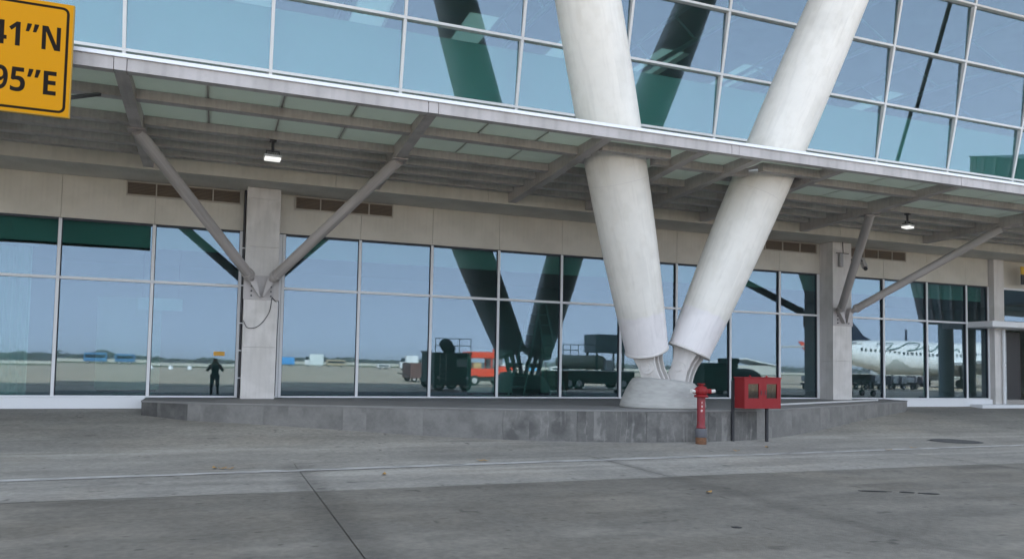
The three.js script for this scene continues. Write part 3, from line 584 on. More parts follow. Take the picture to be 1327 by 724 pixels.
// thin pipe lying on the plinth, manhole, oil marks, leaves
{
  const p = thing('floor_pipe', 'thin pale pipe lying along the plinth behind the hose cabinet', 'pipe');
  part('pipe', rod([13.1, plinthTop + 0.03, 4.0], [19.0, plinthTop + 0.03, 1.45], 0.028, 0.028, 10), mat(0.5, 0.5, 0.5), p); part('junction', rbx(0.14, 0.1, 0.14, 0.01, 13.0, plinthTop + 0.05, 4.04), M.black, p); part('elbow', new THREE.SphereGeometry(0.032, 10, 8).translate(19.0, plinthTop + 0.03, 1.45), mat(0.5, 0.5, 0.5), p);
  const m = thing('manhole_cover', 'round dark iron manhole cover set in the apron', 'manhole cover', [16.5, gy(6.15) + 0.006, 6.15]);
  part('rim', new THREE.RingGeometry(0.52, 0.60, 48).rotateX(-Math.PI / 2), mat(0.09, 0.09, 0.09), m);
  part('lid', new THREE.CylinderGeometry(0.515, 0.515, 0.02, 48).translate(0, -0.003, 0), tm(tex(128, 128, (u, v) => 0.05 + 0.03 * fbm(u * 20, v * 20, 20, 3) + 0.03 * ((Math.sin(u * 90) > 0) === (Math.sin(v * 90) > 0) ? 1 : 0), { rep: 1 }), { roughness: 0.7 }), m);
  const ms = [[8.33, 11.62, 0.20, 0.04], [8.72, 11.82, 0.10, 0.045], [8.93, 11.98, 0.13, 0.045], [5.0, 13.1, 0.05, 0.04]];
  const marks = thing('tar_patches', 'row of small black tar patches on the grey slabs', 'tar');
  for (const [x, z, a, b] of ms) { const P = []; for (let k = 0; k < 26; k++) { const t = k / 26 * 6.283, q = 0.75 + 0.5 * vnoise(k * 0.7 + x * 9, z * 3); P.push(new THREE.Vector2(a * q * Math.cos(t), b * q * Math.sin(t))); } const g = new THREE.ExtrudeGeometry(new THREE.Shape(P), { depth: 0.003, bevelEnabled: false }).rotateX(-Math.PI / 2).rotateY(-0.5); part('patch', g, mat(0.03, 0.03, 0.03, { roughness: 0.7 }), marks, [x, 0.0055, z]); }
  const leaf = () => { const g = new THREE.PlaneGeometry(0.14, 0.07, 6, 3).rotateX(-Math.PI / 2), p = g.attributes.position; for (let i = 0; i < p.count; i++) { const x = p.getX(i) / 0.07; p.setZ(i, p.getZ(i) * (1 - x * x * 0.95)); p.setY(i, 0.012 + 0.02 * x * x + 0.01 * rnd()); } g.computeVertexNormals(); return g; };
  const lm = mat(0.42, 0.24, 0.07, { roughness: 0.8, side: THREE.DoubleSide });
  const spots = [[0.13, 7.45], [0.22, 7.52], [0.02, 7.40], [4.17, 7.38], [4.25, 7.42], [10.72, 6.52], [13.0, 7.5], [13.9, 7.3], [9.6, 7.0], [2.3, 8.6], [6.0, 11.2]];
  for (const [x, z] of spots) { const l = thing('dry_leaf', 'dry orange-brown leaf lying on the concrete', 'leaf', [x, gy(z) + 0.002, z], rnd() * 6, 'dry leaves on the apron'); part('blade', leaf(), lm, l); }
}

// ---------------------------------------------------------------- inside: ladder, boards
{
  const l = thing('step_ladder', 'tall aluminium step ladder standing behind the glass', 'ladder', [8.9, 0.70, -1.5]);
  const al = mat(0.55, 0.57, 0.57, { roughness: 0.4 });
  for (const [s, z] of [[-1, 0], [1, 0]]) for (const k of [-1, 1]) part('rail', bar([s * 0.68 + k * 0.16, 0, k * 0.2], [s * 0.10 + k * 0.10, 2.75, k * 0.1], 0.04, 0.07), al, l);
  for (let i = 1; i < 9; i++) for (const s of [-1, 1]) { const t = i / 9, x = lerp(s * 0.68, s * 0.10, t), w = lerp(0.16, 0.10, t); part('rung', bar([x - w, t * 2.75, -lerp(0.2, 0.1, t)], [x + w, t * 2.75, lerp(0.2, 0.1, t)], 0.03, 0.03), al, l); }
  part('top_cap', rbx(0.36, 0.05, 0.28, 0.01, 0, 2.78, 0), al, l);
  const boards = [[8.0, 0.7, -3.2, 1.5, 1.4, 'cream partition board standing behind the step ladder'], [9.9, 0.7, -3.0, 0.5, 1.9, 'narrow pale cabinet standing to the side of the step ladder'], [24.0, 0.7, -1.2, 0.12, 2.6, 'pale green post standing behind the far glass'], [-2.3, 0.7, -4.0, 1.6, 2.6, 'tall pale board standing behind the sill glass']];
  for (const [x, y, z, w, h, t] of boards) { const b = thing('display_board', t, 'board', [x, y, z]); part('panel', rbx(w, h - 0.06, 0.06, 0.01, 0, h / 2 + 0.03, 0), mat(0.62, 0.64, 0.58), b); part('foot', bx(w * 0.9, 0.06, 0.4, 0, 0.03, 0), M.darkMetal, b); }
  for (const [x, t] of [[-4.55, 'pale pleated curtain hanging behind the sill glass']]) { const c = thing('curtain', t, 'curtain', [x, 0.74, -0.75]); const g = new THREE.PlaneGeometry(1.0, 3.4, 60, 1), p = g.attributes.position; for (let i = 0; i < p.count; i++) p.setZ(i, 0.05 * Math.sin(p.getX(i) * 42)); g.computeVertexNormals(); part('fabric', g.translate(0, 1.7, 0), mat(0.72, 0.74, 0.70, { side: THREE.DoubleSide, roughness: 0.9 }), c); part('rail', rod([-0.6, 3.43, 0], [0.6, 3.43, 0], 0.02, 0.02, 8), M.frame, c); }
  const n = thing('hanging_notice', 'pale rectangular notice hanging behind the glass', 'notice', [-1.35, 2.95, -1.0]); part('card', bx(1.0, 0.3, 0.02, 0, 0, 0), mat(0.75, 0.78, 0.76), n); part('cord', join([rod([-0.4, 0.15, 0], [-0.4, 1.82, 0], 0.006, 0.006, 6), rod([0.4, 0.15, 0], [0.4, 1.82, 0], 0.006, 0.006, 6)]), M.darkMetal, n);
}

// ---------------------------------------------------------------- across the apron: what the glass mirrors
const wheel = (x, z, r, w, parent, y = r) => { const g = sub('wheel', parent); part('tyre', new THREE.CylinderGeometry(r, r, w, 20).rotateX(Math.PI / 2).translate(x, y, z), M.rubber, g); part('rim', new THREE.CylinderGeometry(r * 0.55, r * 0.55, w + 0.02, 14).rotateX(Math.PI / 2).translate(x, y, z), mat(0.45, 0.45, 0.45), g); };
const glassDark = mat(0.02, 0.03, 0.04, { roughness: 0.08 });
// photographer
{
  const J = { hipL: [-0.1, 0.93, 0.0], hipR: [0.1, 0.93, 0.0], kneeL: [-0.13, 0.5, -0.02], kneeR: [0.13, 0.5, -0.02], ankL: [-0.15, 0.09, 0.02], ankR: [0.15, 0.09, 0.02], toeL: [-0.18, 0.04, -0.17], toeR: [0.18, 0.04, -0.17], pelvis: [0, 0.98, 0], chest: [0, 1.28, 0], neck: [0, 1.46, 0.0], head: [0, 1.60, -0.02], crown: [0, 1.66, 0.0], shL: [-0.19, 1.40, 0], shR: [0.19, 1.40, 0], elL: [-0.32, 1.2, -0.16], elR: [0.32, 1.2, -0.16], wrL: [-0.12, 1.50, -0.27], wrR: [0.12, 1.50, -0.27] };
  const body = [['pelvis', 'chest', 0.13, 0.15], ['chest', 'neck', 0.13, 0.06], ['neck', 'head', 0.055, 0.085], ['head', 'crown', 0.09, 0.095], ['shL', 'shR', 0.075, 0.075], ['shL', 'elL', 0.055, 0.045], ['shR', 'elR', 0.055, 0.045], ['elL', 'wrL', 0.043, 0.03], ['elR', 'wrR', 0.043, 0.03], ['hipL', 'kneeL', 0.092, 0.06], ['hipR', 'kneeR', 0.092, 0.06], ['kneeL', 'ankL', 0.058, 0.04], ['kneeR', 'ankR', 0.058, 0.04], ['hipL', 'hipR', 0.1, 0.1], ['ankL', 'toeL', 0.045, 0.038], ['ankR', 'toeR', 0.045, 0.038]].map(([a, b, r, q]) => [J[a], J[b], r, q]);
  for (const s of [-1, 1]) { const w = s < 0 ? J.wrL : J.wrR; body.push([w, [w[0] - s * 0.01, w[1] + 0.075, w[2] - 0.02], 0.03, 0.03]); for (let k = 0; k < 4; k++) { const a = [w[0] - s * (0.025 - 0.0), w[1] + 0.045 + k * 0.02, w[2] - 0.045]; body.push([a, [a[0] - s * 0.05, a[1], a[2] - 0.02 + k * 0.003], 0.0095, 0.009]); } body.push([[w[0], w[1] + 0.03, w[2] + 0.02], [w[0] - s * 0.045, w[1] + 0.045, w[2] + 0.015], 0.011, 0.0095]); }
  body.push([[0, 1.585, -0.10], [0, 1.57, -0.122], 0.012, 0.014]);                                  // nose
  for (const s of [-1, 1]) body.push([[s * 0.088, 1.60, -0.005], [s * 0.093, 1.575, 0], 0.014, 0.012]);  // ears
  const sd = (p, [a, b, r, q]) => { const ab = [b[0] - a[0], b[1] - a[1], b[2] - a[2]], ap = [p[0] - a[0], p[1] - a[1], p[2] - a[2]], t = clamp((ab[0] * ap[0] + ab[1] * ap[1] + ab[2] * ap[2]) / (ab[0] ** 2 + ab[1] ** 2 + ab[2] ** 2)); return Math.hypot(ap[0] - ab[0] * t, ap[1] - ab[1] * t, ap[2] - ab[2] * t) - lerp(r, q, t); };
  function blob(bones, res, c, half, k, clip) {
    const mc = new MarchingCubes(res, M.black, false, false, 200000), n = res;
    for (let z = 0; z < n; z++) for (let y = 0; y < n; y++) for (let x = 0; x < n; x++) {
      const p = [c[0] + half * ((x - n / 2) / (n / 2)), c[1] + half * ((y - n / 2) / (n / 2)), c[2] + half * ((z - n / 2) / (n / 2))];
      let d = 9; for (const b of bones) { const e = sd(p, b), h = clamp(0.5 + 0.5 * (d - e) / k); d = lerp(d, e, h) - k * h * (1 - h); }
      if (clip) d = Math.max(d, clip(p)); mc.field[x + y * n + z * n * n] = -d;
    }
    mc.isolation = 0; mc.update();
    const g = new THREE.BufferGeometry(); const N = mc.count;
    g.setAttribute('position', new THREE.BufferAttribute(mc.positionArray.slice(0, N * 3), 3)); g.setAttribute('normal', new THREE.BufferAttribute(mc.normalArray.slice(0, N * 3), 3));
    g.scale(half, half, half).translate(...c); g.computeVertexNormals(); return g;
  }
  const p = thing('person', 'person in dark clothes standing on the apron holding up a phone', 'person', [-0.03, 0.0, 20.08]);
  part('body', blob(body, 96, [0, 0.87, -0.05], 0.92, 0.03), mat(0.28, 0.17, 0.12), p);
  const fat = (list, e) => list.map(([a, b, r, q]) => [a, b, r + e, q + e]);
  part('shirt', blob(fat([body[0], body[1], body[4], body[5], body[6]], 0.022), 56, [0, 1.2, -0.04], 0.5, 0.05, (q) => Math.max(q[1] - 1.47, 0.9 - q[1])), mat(0.07, 0.09, 0.10, { roughness: 0.9 }), p);
  part('trousers', blob(fat([body[9], body[10], body[11], body[12], body[13]], 0.02), 64, [0, 0.55, 0], 0.58, 0.04, (q) => Math.max(q[1] - 1.02, 0.1 - q[1])), mat(0.045, 0.055, 0.085, { roughness: 0.9 }), p);
  for (const s of [14, 15]) part('shoe', blob(fat([body[s]], 0.012), 24, [s === 14 ? -0.165 : 0.165, 0.06, -0.07], 0.2, 0.02, (q) => 0.004 - q[1]), M.rubber, p);
  part('hair', blob([[[0, 1.66, 0.015], [0, 1.64, 0.03], 0.104, 0.10]], 28, [0, 1.65, 0.02], 0.16, 0.02, (q) => Math.max(1.6 - q[1] - 0.8 * Math.max(0, q[2]), -0.05 - q[2] - (q[1] - 1.64) * 0.8)), mat(0.012, 0.01, 0.01, { roughness: 0.8 }), p);
  const ph = thing('phone', 'dark phone held up sideways by the person on the apron', 'phone', [-0.03, 1.555, 19.785]); part('case', rbx(0.165, 0.078, 0.009, 0.004), M.black, ph); part('camera_bump', rbx(0.03, 0.03, 0.004, 0.002, 0.055, 0.018, -0.006), M.darkMetal, ph);
}
{ const y = thing('window_sticker', 'small orange sticker on the glass between sill and pillar', 'sticker', [0.035, 1.765, -0.0395]); part('label', new THREE.BoxGeometry(0.25, 0.10, 0.002), mat(0.58, 0.30, 0.03), y); part('edge_strip', new THREE.BoxGeometry(0.25, 0.012, 0.003).translate(0, -0.045, 0.0005), mat(0.4, 0.18, 0.02), y); }

// parked ground equipment in the shade of the terminal
{
  const d = thing('cargo_loader', 'tall dark green loader with railings and a round hose drum', 'loader', [14.2, 0, 29.6]);
  part('body', rbx(2.5, 2.0, 3.6, 0.05, 0, 1.35, 0), mat(0.035, 0.06, 0.048), d); part('deck', rbx(2.6, 0.1, 3.8, 0.02, 0, 2.41, 0), M.darkMetal, d);
  part('railing', join([...[-1.2, -0.4, 0.4, 1.2].map((x) => rod([x, 2.46, -1.8], [x, 3.35, -1.8], 0.025, 0.025, 6)), rod([-1.2, 3.35, -1.8], [1.2, 3.35, -1.8], 0.025, 0.025, 6), rod([-1.2, 2.9, -1.8], [1.2, 2.9, -1.8], 0.025, 0.025, 6)]), M.darkMetal, d);
  part('hose_drum', new THREE.CapsuleGeometry(0.36, 0.35, 5, 16).rotateZ(0.5).scale(1.25, 1, 1).translate(-0.2, 2.85, -1.1), mat(0.012, 0.02, 0.018), d);
  for (const x of [-0.9, 0.9]) for (const z of [-1.6, 1.6]) wheel(x, z, 0.36, 0.3, d);
  part('control_panel', rbx(0.7, 0.5, 0.06, 0.02, 0.6, 1.8, -1.82), mat(0.3, 0.3, 0.28), d); part('bumper', rbx(2.5, 0.22, 0.12, 0.03, 0, 0.5, -1.86), M.darkMetal, d); for (const x of [-0.95, 0.95]) part('headlight', new THREE.CylinderGeometry(0.1, 0.1, 0.06, 16).rotateX(Math.PI / 2).translate(x, 0.85, -1.83), M.white, d); part('side_ladder', join([bar([-0.9, 0.6, -1.9], [-0.9, 2.4, -1.9], 0.04, 0.04), bar([-0.5, 0.6, -1.9], [-0.5, 2.4, -1.9], 0.04, 0.04), ...[0.8, 1.1, 1.4, 1.7, 2.0].map((y) => bar([-0.9, y, -1.9], [-0.5, y, -1.9], 0.03, 0.03))]), mat(0.4, 0.4, 0.38), d);
  const r = thing('tow_tractor', 'orange-red tow tractor with an open cab standing out in the sun past the dark loader', 'tractor', [21.9, 0, 43.8]), rd = mat(0.75, 0.07, 0.03, { roughness: 0.4 });
  r.scale.setScalar(1.3); part('chassis', rbx(2.9, 0.55, 1.5, 0.06, 0, 0.85, 0), rd, r); part('cab_roof', rbx(1.9, 0.42, 1.5, 0.05, -0.45, 2.0, 0), rd, r); part('cab_window', rbx(0.75, 0.75, 1.35, 0.03, 0.62, 1.65, 0), mat(0.2, 0.2, 0.22, { roughness: 0.3 }), r);
  for (const x of [-1.35, 0.2]) for (const z of [-0.65, 0.65]) part('cab_post', bar([x, 1.1, z], [x, 1.82, z], 0.08, 0.08), rd, r);
  part('beacon', rbx(0.45, 0.28, 0.4, 0.04, 0.75, 2.3, 0), rd, r); part('nose', rbx(0.9, 0.3, 1.1, 0.08, 1.6, 1.05, 0), rd, r); part('seat', rbx(0.5, 0.4, 0.5, 0.06, -0.6, 1.3, 0), mat(0.5, 0.42, 0.2), r); part('underbody', rbx(2.5, 0.4, 1.2, 0.04, 0, 0.5, 0), M.black, r);
  for (const x of [-1.0, 1.0]) for (const z of [-0.7, 0.7]) wheel(x, z, 0.34, 0.26, r);
  const b = thing('freight_trailer', 'brown-red box trailer with a tow bar beyond the dark loader', 'trailer', [16.8, 0, 47.5]);
  part('box', rbx(2.2, 1.3, 3, 0.03, 0, 1.0, 0), mat(0.13, 0.07, 0.065), b); part('tow_bar', bar([-1.1, 0.6, 0], [-1.9, 0.75, 0], 0.08, 0.08), M.black, b); for (const x of [-0.7, 0.7]) wheel(x, -1.3, 0.26, 0.2, b); for (const x of [-0.7, 0.7]) wheel(x, 1.3, 0.26, 0.2, b);
  const t = thing('tank_truck', 'low truck carrying a pale horizontal tank and a grey screened cabin', 'truck', [26, 0, 31.8]);
  part('chassis', rbx(6.2, 0.9, 2.3, 0.05, 0, 0.85, 0), M.black, t); part('tank', new THREE.CapsuleGeometry(0.52, 3.0, 6, 18).rotateZ(Math.PI / 2).translate(-0.9, 1.95, -0.2), mat(0.34, 0.35, 0.28), t); part('side_rail', span(-3.0, 3.0, 1.32, 1.38, -1.2, -1.12), M.white, t);
  part('screen_cabin', rbx(2.6, 1.35, 2.0, 0.05, 1.2, 3.35, 0), mat(0.14, 0.18, 0.2), t); for (const x of [0.1, 2.3]) for (const z of [-0.8, 0.8]) part('cabin_leg', bar([x, 1.3, z], [x, 2.7, z], 0.12, 0.12), M.darkMetal, t);
  part('handrail', join([-2.7, -2.1, -1.5].map((x) => rod([x, 2.4, -0.9], [x, 3.2, -0.9], 0.03, 0.03, 6)).concat([rod([-2.7, 3.2, -0.9], [0.2, 3.2, -0.9], 0.03, 0.03, 6), rod([-2.7, 2.8, -0.9], [-1.5, 2.8, -0.9], 0.03, 0.03, 6)])), M.darkMetal, t); part('pump', rbx(0.7, 0.8, 0.8, 0.1, 1.0, 1.75, -0.7), mat(0.5, 0.5, 0.5), t);
  for (const x of [-2.3, -1.5, 2.2]) for (const z of [-1, 1]) wheel(x, z, 0.42, 0.3, t);
  const g = thing('power_unit', 'dark green box power unit with a thin aerial', 'generator', [29.6, 0, 21.6]);
  part('case', rbx(2.6, 1.75, 1.6, 0.04, 0, 1.17, 0), mat(0.012, 0.03, 0.022), g); part('hood', rbx(0.8, 0.35, 1.4, 0.08, 1.1, 2.2, 0), mat(0.012, 0.025, 0.02), g); part('aerial', rod([-0.4, 2.04, 0], [-0.4, 2.4, 0], 0.03, 0.03, 6), M.black, g); for (const x of [-0.9, 0.9]) for (const z of [-0.7, 0.7]) wheel(x, z, 0.26, 0.2, g);
  const v = thing('staff_car', 'black car with a rounded roof parked past the green power unit', 'car', [36.6, 0, 28.4]);
  { const sh = new THREE.Shape(); sh.moveTo(-2.1, 0.35); sh.lineTo(2.2, 0.35); sh.quadraticCurveTo(2.3, 0.9, 1.7, 1.0); sh.quadraticCurveTo(1.2, 1.65, 0.2, 1.68); sh.quadraticCurveTo(-1.2, 1.68, -1.8, 1.05); sh.quadraticCurveTo(-2.2, 0.95, -2.1, 0.35); part('shell', new THREE.ExtrudeGeometry(sh, { depth: 1.5, bevelEnabled: true, bevelSize: 0.08, bevelThickness: 0.08, bevelSegments: 2 }).translate(0, 0, -0.75), phys(0.012, 0.013, 0.016, { roughness: 0.3, clearcoat: 0.6 }), v); part('side_glass', span(-1.3, 1.2, 1.08, 1.5, -0.85, -0.835), glassDark, v); }
  for (const x of [-1.3, 1.35]) for (const z of [-0.75, 0.75]) wheel(x, z, 0.33, 0.2, v);
  const c = thing('baggage_cart', 'black flat baggage cart with thin rails near the aircraft', 'cart', [41.0, 0, 21.4]);
  part('deck', rbx(2.4, 0.1, 1.3, 0.02, 0, 1.0, 0), M.black, c); part('load', rbx(1.9, 0.4, 1.1, 0.06, -0.1, 1.28, 0), mat(0.02, 0.022, 0.025), c); for (const x of [-1.0, 1.0]) for (const z of [-0.5, 0.5]) { part('post', bar([x, 0.3, z], [x, 1.0, z], 0.07, 0.07), M.black, c); wheel(x, z, 0.2, 0.14, c); } part('lower_bar', bar([-1.2, 0.55, -0.5], [1.5, 0.55, -0.5], 0.05, 0.05), M.black, c);
  for (let k = 0; k < 5; k++) { const q = thing('luggage_dolly', ['dolly piled with pale crates under the white aircraft', 'dolly with grey crates beside the pale pile', 'dolly with mixed dark crates in the luggage row', 'dolly with two light boxes in the luggage row', 'dolly heaped with dark boxes closest to the tail'][4 - k], 'dolly', [52.5 + k * 3.4, 0, 37.5 + k * 0.4], 0, 'luggage dollies under the aircraft'); part('deck', rbx(2.6, 0.15, 1.5, 0.02, 0, 0.5, 0), M.black, q); for (let i = 0; i < 5; i++) part('crate', rbx(rr(0.5, 0.9), rr(0.5, 0.9), 0.8, 0.04, -1.0 + i * 0.5, 0.58 + rr(0.3, 0.42), rr(-0.3, 0.3)), mat(...[[0.5, 0.5, 0.5], [0.08, 0.07, 0.09], [0.3, 0.26, 0.28], [0.6, 0.6, 0.58], [0.12, 0.1, 0.12]][(i + k * 2) % 5]), q); for (const x of [-0.9, 0.9]) wheel(x, -0.6, 0.22, 0.14, q); for (const x of [-0.9, 0.9]) wheel(x, 0.6, 0.22, 0.14, q); }
}
// airliners
function airliner(pos, turn, label, tailMat, tipMat) {
  const a = thing('airliner', label, 'aircraft', pos, turn);
  const white = phys(0.72, 0.75, 0.76, { roughness: 0.3, clearcoat: 0.4 }), grey = mat(0.36, 0.38, 0.37, { roughness: 0.4 });
  const prof = [[0.02, -19.5], [0.5, -19], [1.0, -17], [1.55, -13.5], [1.95, -9], [2.0, -4], [2.0, 10], [1.95, 13], [1.7, 15.4], [1.2, 17.3], [0.6, 18.4], [0.02, 18.9]].map(([r, x]) => new THREE.Vector2(r, x));
  const f = new THREE.LatheGeometry(new THREE.SplineCurve(prof).getPoints(60).map((p) => new THREE.Vector2(Math.max(0.01, p.x), p.y)), 40).rotateZ(-Math.PI / 2);
  { const p = f.attributes.position; for (let i = 0; i < p.count; i++) { const x = p.getX(i); if (x < -6) p.setY(i, p.getY(i) + 0.011 * (x + 6) ** 2 * 0.55); } f.computeVertexNormals(); }
  part('fuselage', f, white, a, [0, 3.5, 0]);
  part('belly_band', new THREE.CapsuleGeometry(1.86, 22, 6, 32).rotateZ(Math.PI / 2).translate(1, 3.26, 0), grey, a);
  const ws = []; for (let k = 0; k < 46; k++) for (const s of [-1, 1]) { const x = -14.6 + k * 0.62; ws.push(bx(0.28, 0.36, 0.05, x, 3.85 + (x < -6 ? 0.006 * (x + 6) ** 2 : 0), s * (x < -9 ? lerp(1.42, 1.93, (x + 14.6) / 5.6) : 1.965))); } const wr = part('cabin_windows', join(ws), glassDark, a); wr.userData.kind = 'stuff';
  const sh = (pts) => new THREE.Shape(pts.map(([x, y]) => new THREE.Vector2(x, y)));
  part('tail_fin', new THREE.ExtrudeGeometry(sh([[-19.2, 5.3], [-11.4, 5.2], [-13.2, 5.9], [-17.6, 10.3], [-20.2, 10.3]]), { depth: 0.3, bevelEnabled: true, bevelSize: 0.05, bevelThickness: 0.05 }).translate(0, 0, -0.15), tailMat, a);
  for (const s of [-1, 1]) {
    const w = sub('wing', a); part('wing_plate', new THREE.ExtrudeGeometry(sh([[5, 1.2], [-2.5, 1.2], [-5.5, 16.2], [-4.0, 16.2]]), { depth: 0.32, bevelEnabled: false }).rotateX(-Math.PI / 2 * s).translate(0, s > 0 ? 2.7 : 3.0, 0), white, w);
    part('winglet', new THREE.ExtrudeGeometry(sh([[-3.6, 2.8], [-5.8, 2.8], [-7.9, 6.2], [-7.1, 6.2]]), { depth: 0.12, bevelEnabled: false }).rotateX(s * -0.32).translate(0, 0, s * -15.2 - 0.0), tipMat, w);
    part('tailplane', new THREE.ExtrudeGeometry(sh([[-15.5, 0.8], [-18.5, 0.8], [-20, 6.4], [-19, 6.4]]), { depth: 0.2, bevelEnabled: false }).rotateX(-Math.PI / 2 * s).translate(0, 4.7, 0), white, a);
    part('engine', new THREE.CapsuleGeometry(0.95, 2.6, 6, 24).rotateZ(Math.PI / 2).translate(3.4, 1.75, s * 4.9), white, a);
    part('main_gear', join([rod([-1, 0.5, s * 2.6], [-1, 2.6, s * 2.4], 0.14, 0.14, 8), new THREE.CylinderGeometry(0.52, 0.52, 0.8, 18).rotateX(Math.PI / 2).translate(-1, 0.52, s * 2.6)]), M.rubber, a);
  }
  part('nose_gear', join([rod([14, 0.4, 0], [14, 2.2, 0], 0.1, 0.1, 8), new THREE.CylinderGeometry(0.38, 0.38, 0.5, 16).rotateX(Math.PI / 2).translate(14, 0.38, 0)]), M.rubber, a);
  part('cockpit_glass', new THREE.SphereGeometry(1.0, 16, 10).scale(0.9, 0.5, 1.2).translate(16.4, 4.25, 0), glassDark, a);
  return a;
}
const navy = mat(0.008, 0.012, 0.03, { roughness: 0.35 }), flame = mat(0.5, 0.06, 0.03, { roughness: 0.4 });
const plane1 = airliner([84.0, 0, 50], 0.03, 'white airliner with a navy tail and looping dark lettering along its side', navy, flame);
{ const curve = new THREE.CatmullRomCurve3([[-4, 4.9], [-2, 5.0], [-3, 4.3], [-1.5, 4.5], [0, 5.1], [1.5, 5.0], [0.5, 4.3], [-0.5, 4.2], [1.5, 4.5], [2.6, 5.0], [2.4, 4.3], [3.4, 4.6], [4, 5.1], [3.8, 4.3], [5, 4.7], [5.4, 4.3], [6.4, 4.6], [6.6, 4.2]].map(([x, y]) => V3(x * 1.15 - 8.0, y + 0.05, -1.97 + 0.35 * Math.max(0, y - 4.0) ** 2)));
  part('side_lettering', new THREE.TubeGeometry(curve, 160, 0.06, 6), mat(0.05, 0.12, 0.12), plane1); }
airliner([115, 0, 84], 2.39, 'second airliner parked nose in with bright red winglets', navy, flame);
// boarding bridge of the next stand
{
  const b = thing('boarding_bridge', 'grey boarding bridge with a ribbed round turret on a column', 'boarding bridge'), st = mat(0.22, 0.26, 0.26, { roughness: 0.5 });
  const tx = 40.5, tz = 13;
  part('turret', new THREE.CylinderGeometry(3.0, 2.0, 5.0, 40).translate(tx, 7.1, tz), st, b);
  for (let k = 0; k < 24; k++) { const t = k / 24 * 6.283; part('turret_rib', bar([tx + 2.02 * Math.cos(t), 4.65, tz + 2.02 * Math.sin(t)], [tx + 3.02 * Math.cos(t), 9.6, tz + 3.02 * Math.sin(t)], 0.15, 0.15), M.steel, b); }
  part('turret_roof', new THREE.ConeGeometry(3.2, 0.5, 40).translate(tx, 9.85, tz), st, b);
  part('column', rod([tx - 1.2, 0, tz], [tx - 1.2, 4.6, tz], 0.4, 0.4, 24), mat(0.3, 0.36, 0.34), b); part('column', rod([tx + 0.9, 0, tz + 0.2], [tx + 0.9, 4.6, tz + 0.2], 0.35, 0.35, 24), mat(0.3, 0.34, 0.33), b); part('footing', rbx(4.2, 0.3, 2.4, 0.05, tx, 0.15, tz), mat(0.35, 0.35, 0.33), b);
  part('fixed_tunnel', rbx(3.0, 3.6, 12, 0.1, tx + 0.9, 7.2, 4.6), st, b); part('moving_tunnel', rbx(16, 3.0, 3.0, 0.1, tx + 9.6, 6.9, tz + 1.0), st, b); part('cab', rbx(3.4, 3.4, 3.8, 0.2, tx + 18.8, 6.8, tz + 1.8), st, b); part('undercarriage', rbx(1.6, 5.2, 2.2, 0.1, tx + 14, 2.7, tz + 1.3), M.darkMetal, b);
}
// vehicles far across the apron
function boxVehicle(name, label, cat, pos, c, len, hgt, cab, group) {
  const v = thing(name, label, cat, pos, rr(-0.15, 0.15), group), m = mat(...c, { roughness: 0.4 }); v.scale.setScalar(group === 'vehicles across the apron' ? 0.72 : 1);
  part('body', rbx(len - (cab ? 1.7 : 0), hgt - 0.6, 2.4, 0.12, cab ? 0.85 : 0, 0.6 + (hgt - 0.6) / 2, 0), m, v);
  if (cab) part('cab', rbx(1.6, Math.min(hgt - 0.5, 2.0), 2.3, 0.2, -len / 2 + 0.8, 0.55 + Math.min(hgt - 0.5, 2.0) / 2, 0), mat(0.7, 0.72, 0.73), v);
  part('side_windows', span(cab ? -len / 2 + 0.25 : -len / 2 + 0.4, cab ? -len / 2 + 1.4 : len / 2 - 0.4, hgt * 0.55, hgt * 0.82, -1.23, -1.205), glassDark, v);
  for (const x of [-len / 2 + 1.1, len / 2 - 1.2]) for (const z of [-1.05, 1.05]) wheel(x, z, 0.42, 0.3, v);
  return v;
}
boxVehicle('apron_bus', 'bright blue apron bus parked by the grass edge with its door towards a tree', 'bus', [-30, 0, 205], [0.05, 0.17, 0.33], 5.4, 2.9, false, 'blue buses by the grass');
boxVehicle('apron_bus', 'bright blue apron bus with a dark upper half, shorter than its neighbour', 'bus', [-23.4, 0, 208], [0.05, 0.16, 0.32], 4.6, 2.7, false, 'blue buses by the grass');
for (const [x, z, c, l, h, cab, name, t] of [
  [10.5, 190, [0.45, 0.06, 0.04], 4.6, 2.6, true, 'service_van', 'small red service van in the far vehicle row'],
  [16, 184, [0.06, 0.28, 0.6], 6.2, 3.2, true, 'box_truck', 'blue box truck in the far vehicle row'],
  [22.5, 178, [0.6, 0.66, 0.66], 6.4, 4.4, true, 'box_truck', 'tall white catering truck beside the blue box truck'],
  [29, 186, [0.4, 0.33, 0.22], 6.5, 2.6, false, 'freight_container', 'tan freight container standing in the far vehicle row'],
  [38, 168, [0.7, 0.72, 0.72], 4.4, 1.7, false, 'service_van', 'low white van in the far vehicle row'],
  [42, 158, [0.68, 0.72, 0.74], 5.6, 4.6, true, 'box_truck', 'tall white truck with a high roof next to the low white van'],
  [54, 160, [0.5, 0.52, 0.42], 8.5, 2.8, false, 'tarpaulin_trailer', 'long trailer under a pale green tarpaulin'],
  [63, 150, [0.72, 0.74, 0.76], 5.2, 3.0, true, 'box_truck', 'white truck parked against the long tarpaulin trailer'],
  [68, 146, [0.1, 0.35, 0.6], 4.6, 2.6, true, 'service_van', 'blue and white service van at the row end'],
  [71, 136, [0.7, 0.72, 0.7], 6.0, 2.2, false, 'service_van', 'long white van beside the row-end blue van'],
]) boxVehicle(name, t, name.includes('van') ? 'van' : name.includes('truck') ? 'truck' : 'trailer', [x, 0, z], c, l, h, cab, 'vehicles across the apron');
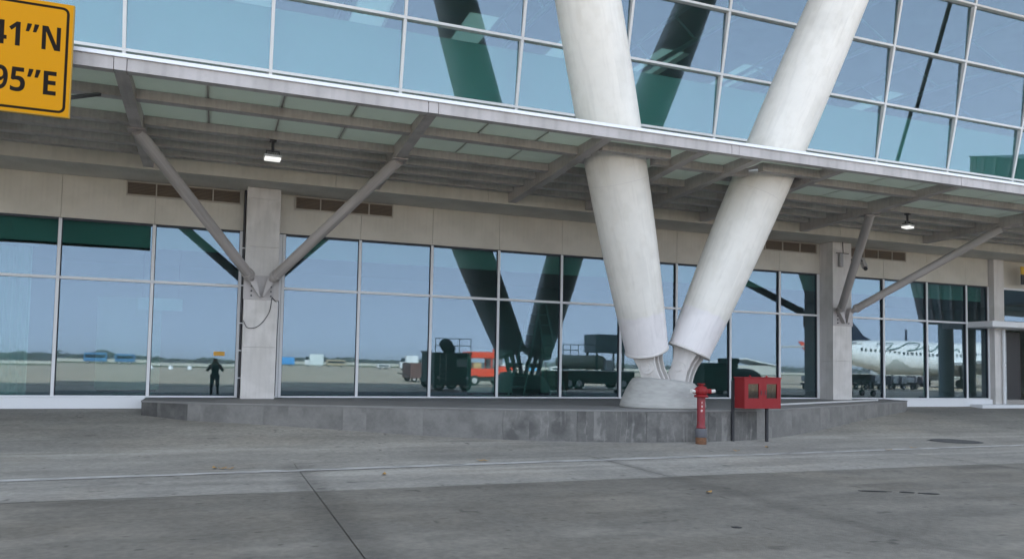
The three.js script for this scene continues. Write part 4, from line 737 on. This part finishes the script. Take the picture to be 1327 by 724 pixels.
for (let k = 0; k < 4; k++) { const m = thing('marker_cone', 'small white edge marker on the far apron', 'marker', [-12 + k * 3.6 - (k > 2 ? -1.6 : 0), 0, 150], 0, 'white edge markers'); part('cone', new THREE.CylinderGeometry(0.3, 0.55, 0.8, 14).translate(0, 0.4, 0), M.white, m); part('base', bx(1.2, 0.06, 1.2, 0, 0.03, 0), M.rubber, m); }
{ const h = thing('white_shed', 'low white gabled shed beyond the apron edge', 'shed', [215, 0, 265]); part('walls', bx(34, 4, 14, 0, 2, 0), mat(0.5, 0.5, 0.46), h); const sh = new THREE.Shape([[-18, 4], [0, 7.2], [18, 4], [18, 3.6], [0, 6.7], [-18, 3.6]].map(([a, b]) => new THREE.Vector2(a, b))); part('roof', new THREE.ExtrudeGeometry(sh, { depth: 16, bevelEnabled: false }).translate(0, 0, -8), M.white, h); part('door', bx(4, 3, 0.2, -6, 1.5, -7.05), M.darkMetal, h);
  const w = thing('perimeter_wall', 'long pale wall running along the far airfield edge', 'wall'); part('wall', bx(900, 1.1, 0.4, 120, 0.45, 330), mat(0.5, 0.48, 0.42), w); part('coping', bx(900, 0.12, 0.6, 120, 1.06, 330), mat(0.55, 0.53, 0.48), w); }
// far belt of trees, one mass along the horizon
{
  const leafQ = []; for (let k = 0; k < 26; k++) { const g = new THREE.PlaneGeometry(1.5, 1.1).rotateX(rr(0, 6)).rotateY(rr(0, 6)); const t = rr(0, 6.28), u = rr(-1, 1), r = 2.3 * Math.cbrt(rnd()); g.translate(r * Math.sqrt(1 - u * u) * Math.cos(t), r * u * 0.8, r * Math.sqrt(1 - u * u) * Math.sin(t)); leafQ.push(g); }
  const N = 9500, im = new THREE.InstancedMesh(join(leafQ), new THREE.MeshStandardMaterial({ color: lin(0.055, 0.08, 0.04), roughness: 0.9, side: THREE.DoubleSide }), N);
  im.name = 'tree_belt'; const m4 = new THREE.Matrix4(), c = new THREE.Color(); let n = 0;
  for (let k = 0; n < N; k++) { const x = rr(-650, 1500), z = 760 + rr(0, 110) + 0.05 * x, H = 0.2 + 2.6 * fbm(x * 0.02 + 5, 3, 256, 3) + 5.5 * Math.pow(vnoise(x * 0.11, 8), 3) , y = H * Math.pow(rnd(), 0.7); const s = rr(0.8, 1.7); m4.makeRotationY(rr(0, 6)).scale(V3(s * 1.3, s, s)).setPosition(x, y, z); im.setMatrixAt(n, m4); const v = rr(0.6, 1.3); im.setColorAt(n, c.setRGB(v, v, v * 0.95)); n++; }
  im.castShadow = im.receiveShadow = true; scene.add(im); tag(im, 'far belt of hazy green trees along the airfield edge', 'trees', undefined, 'stuff');
}

// haze over the airfield
scene.fog = new THREE.FogExp2(new THREE.Color(0.78, 0.84, 0.9), 0.00045);
renderer.render(scene, camera);
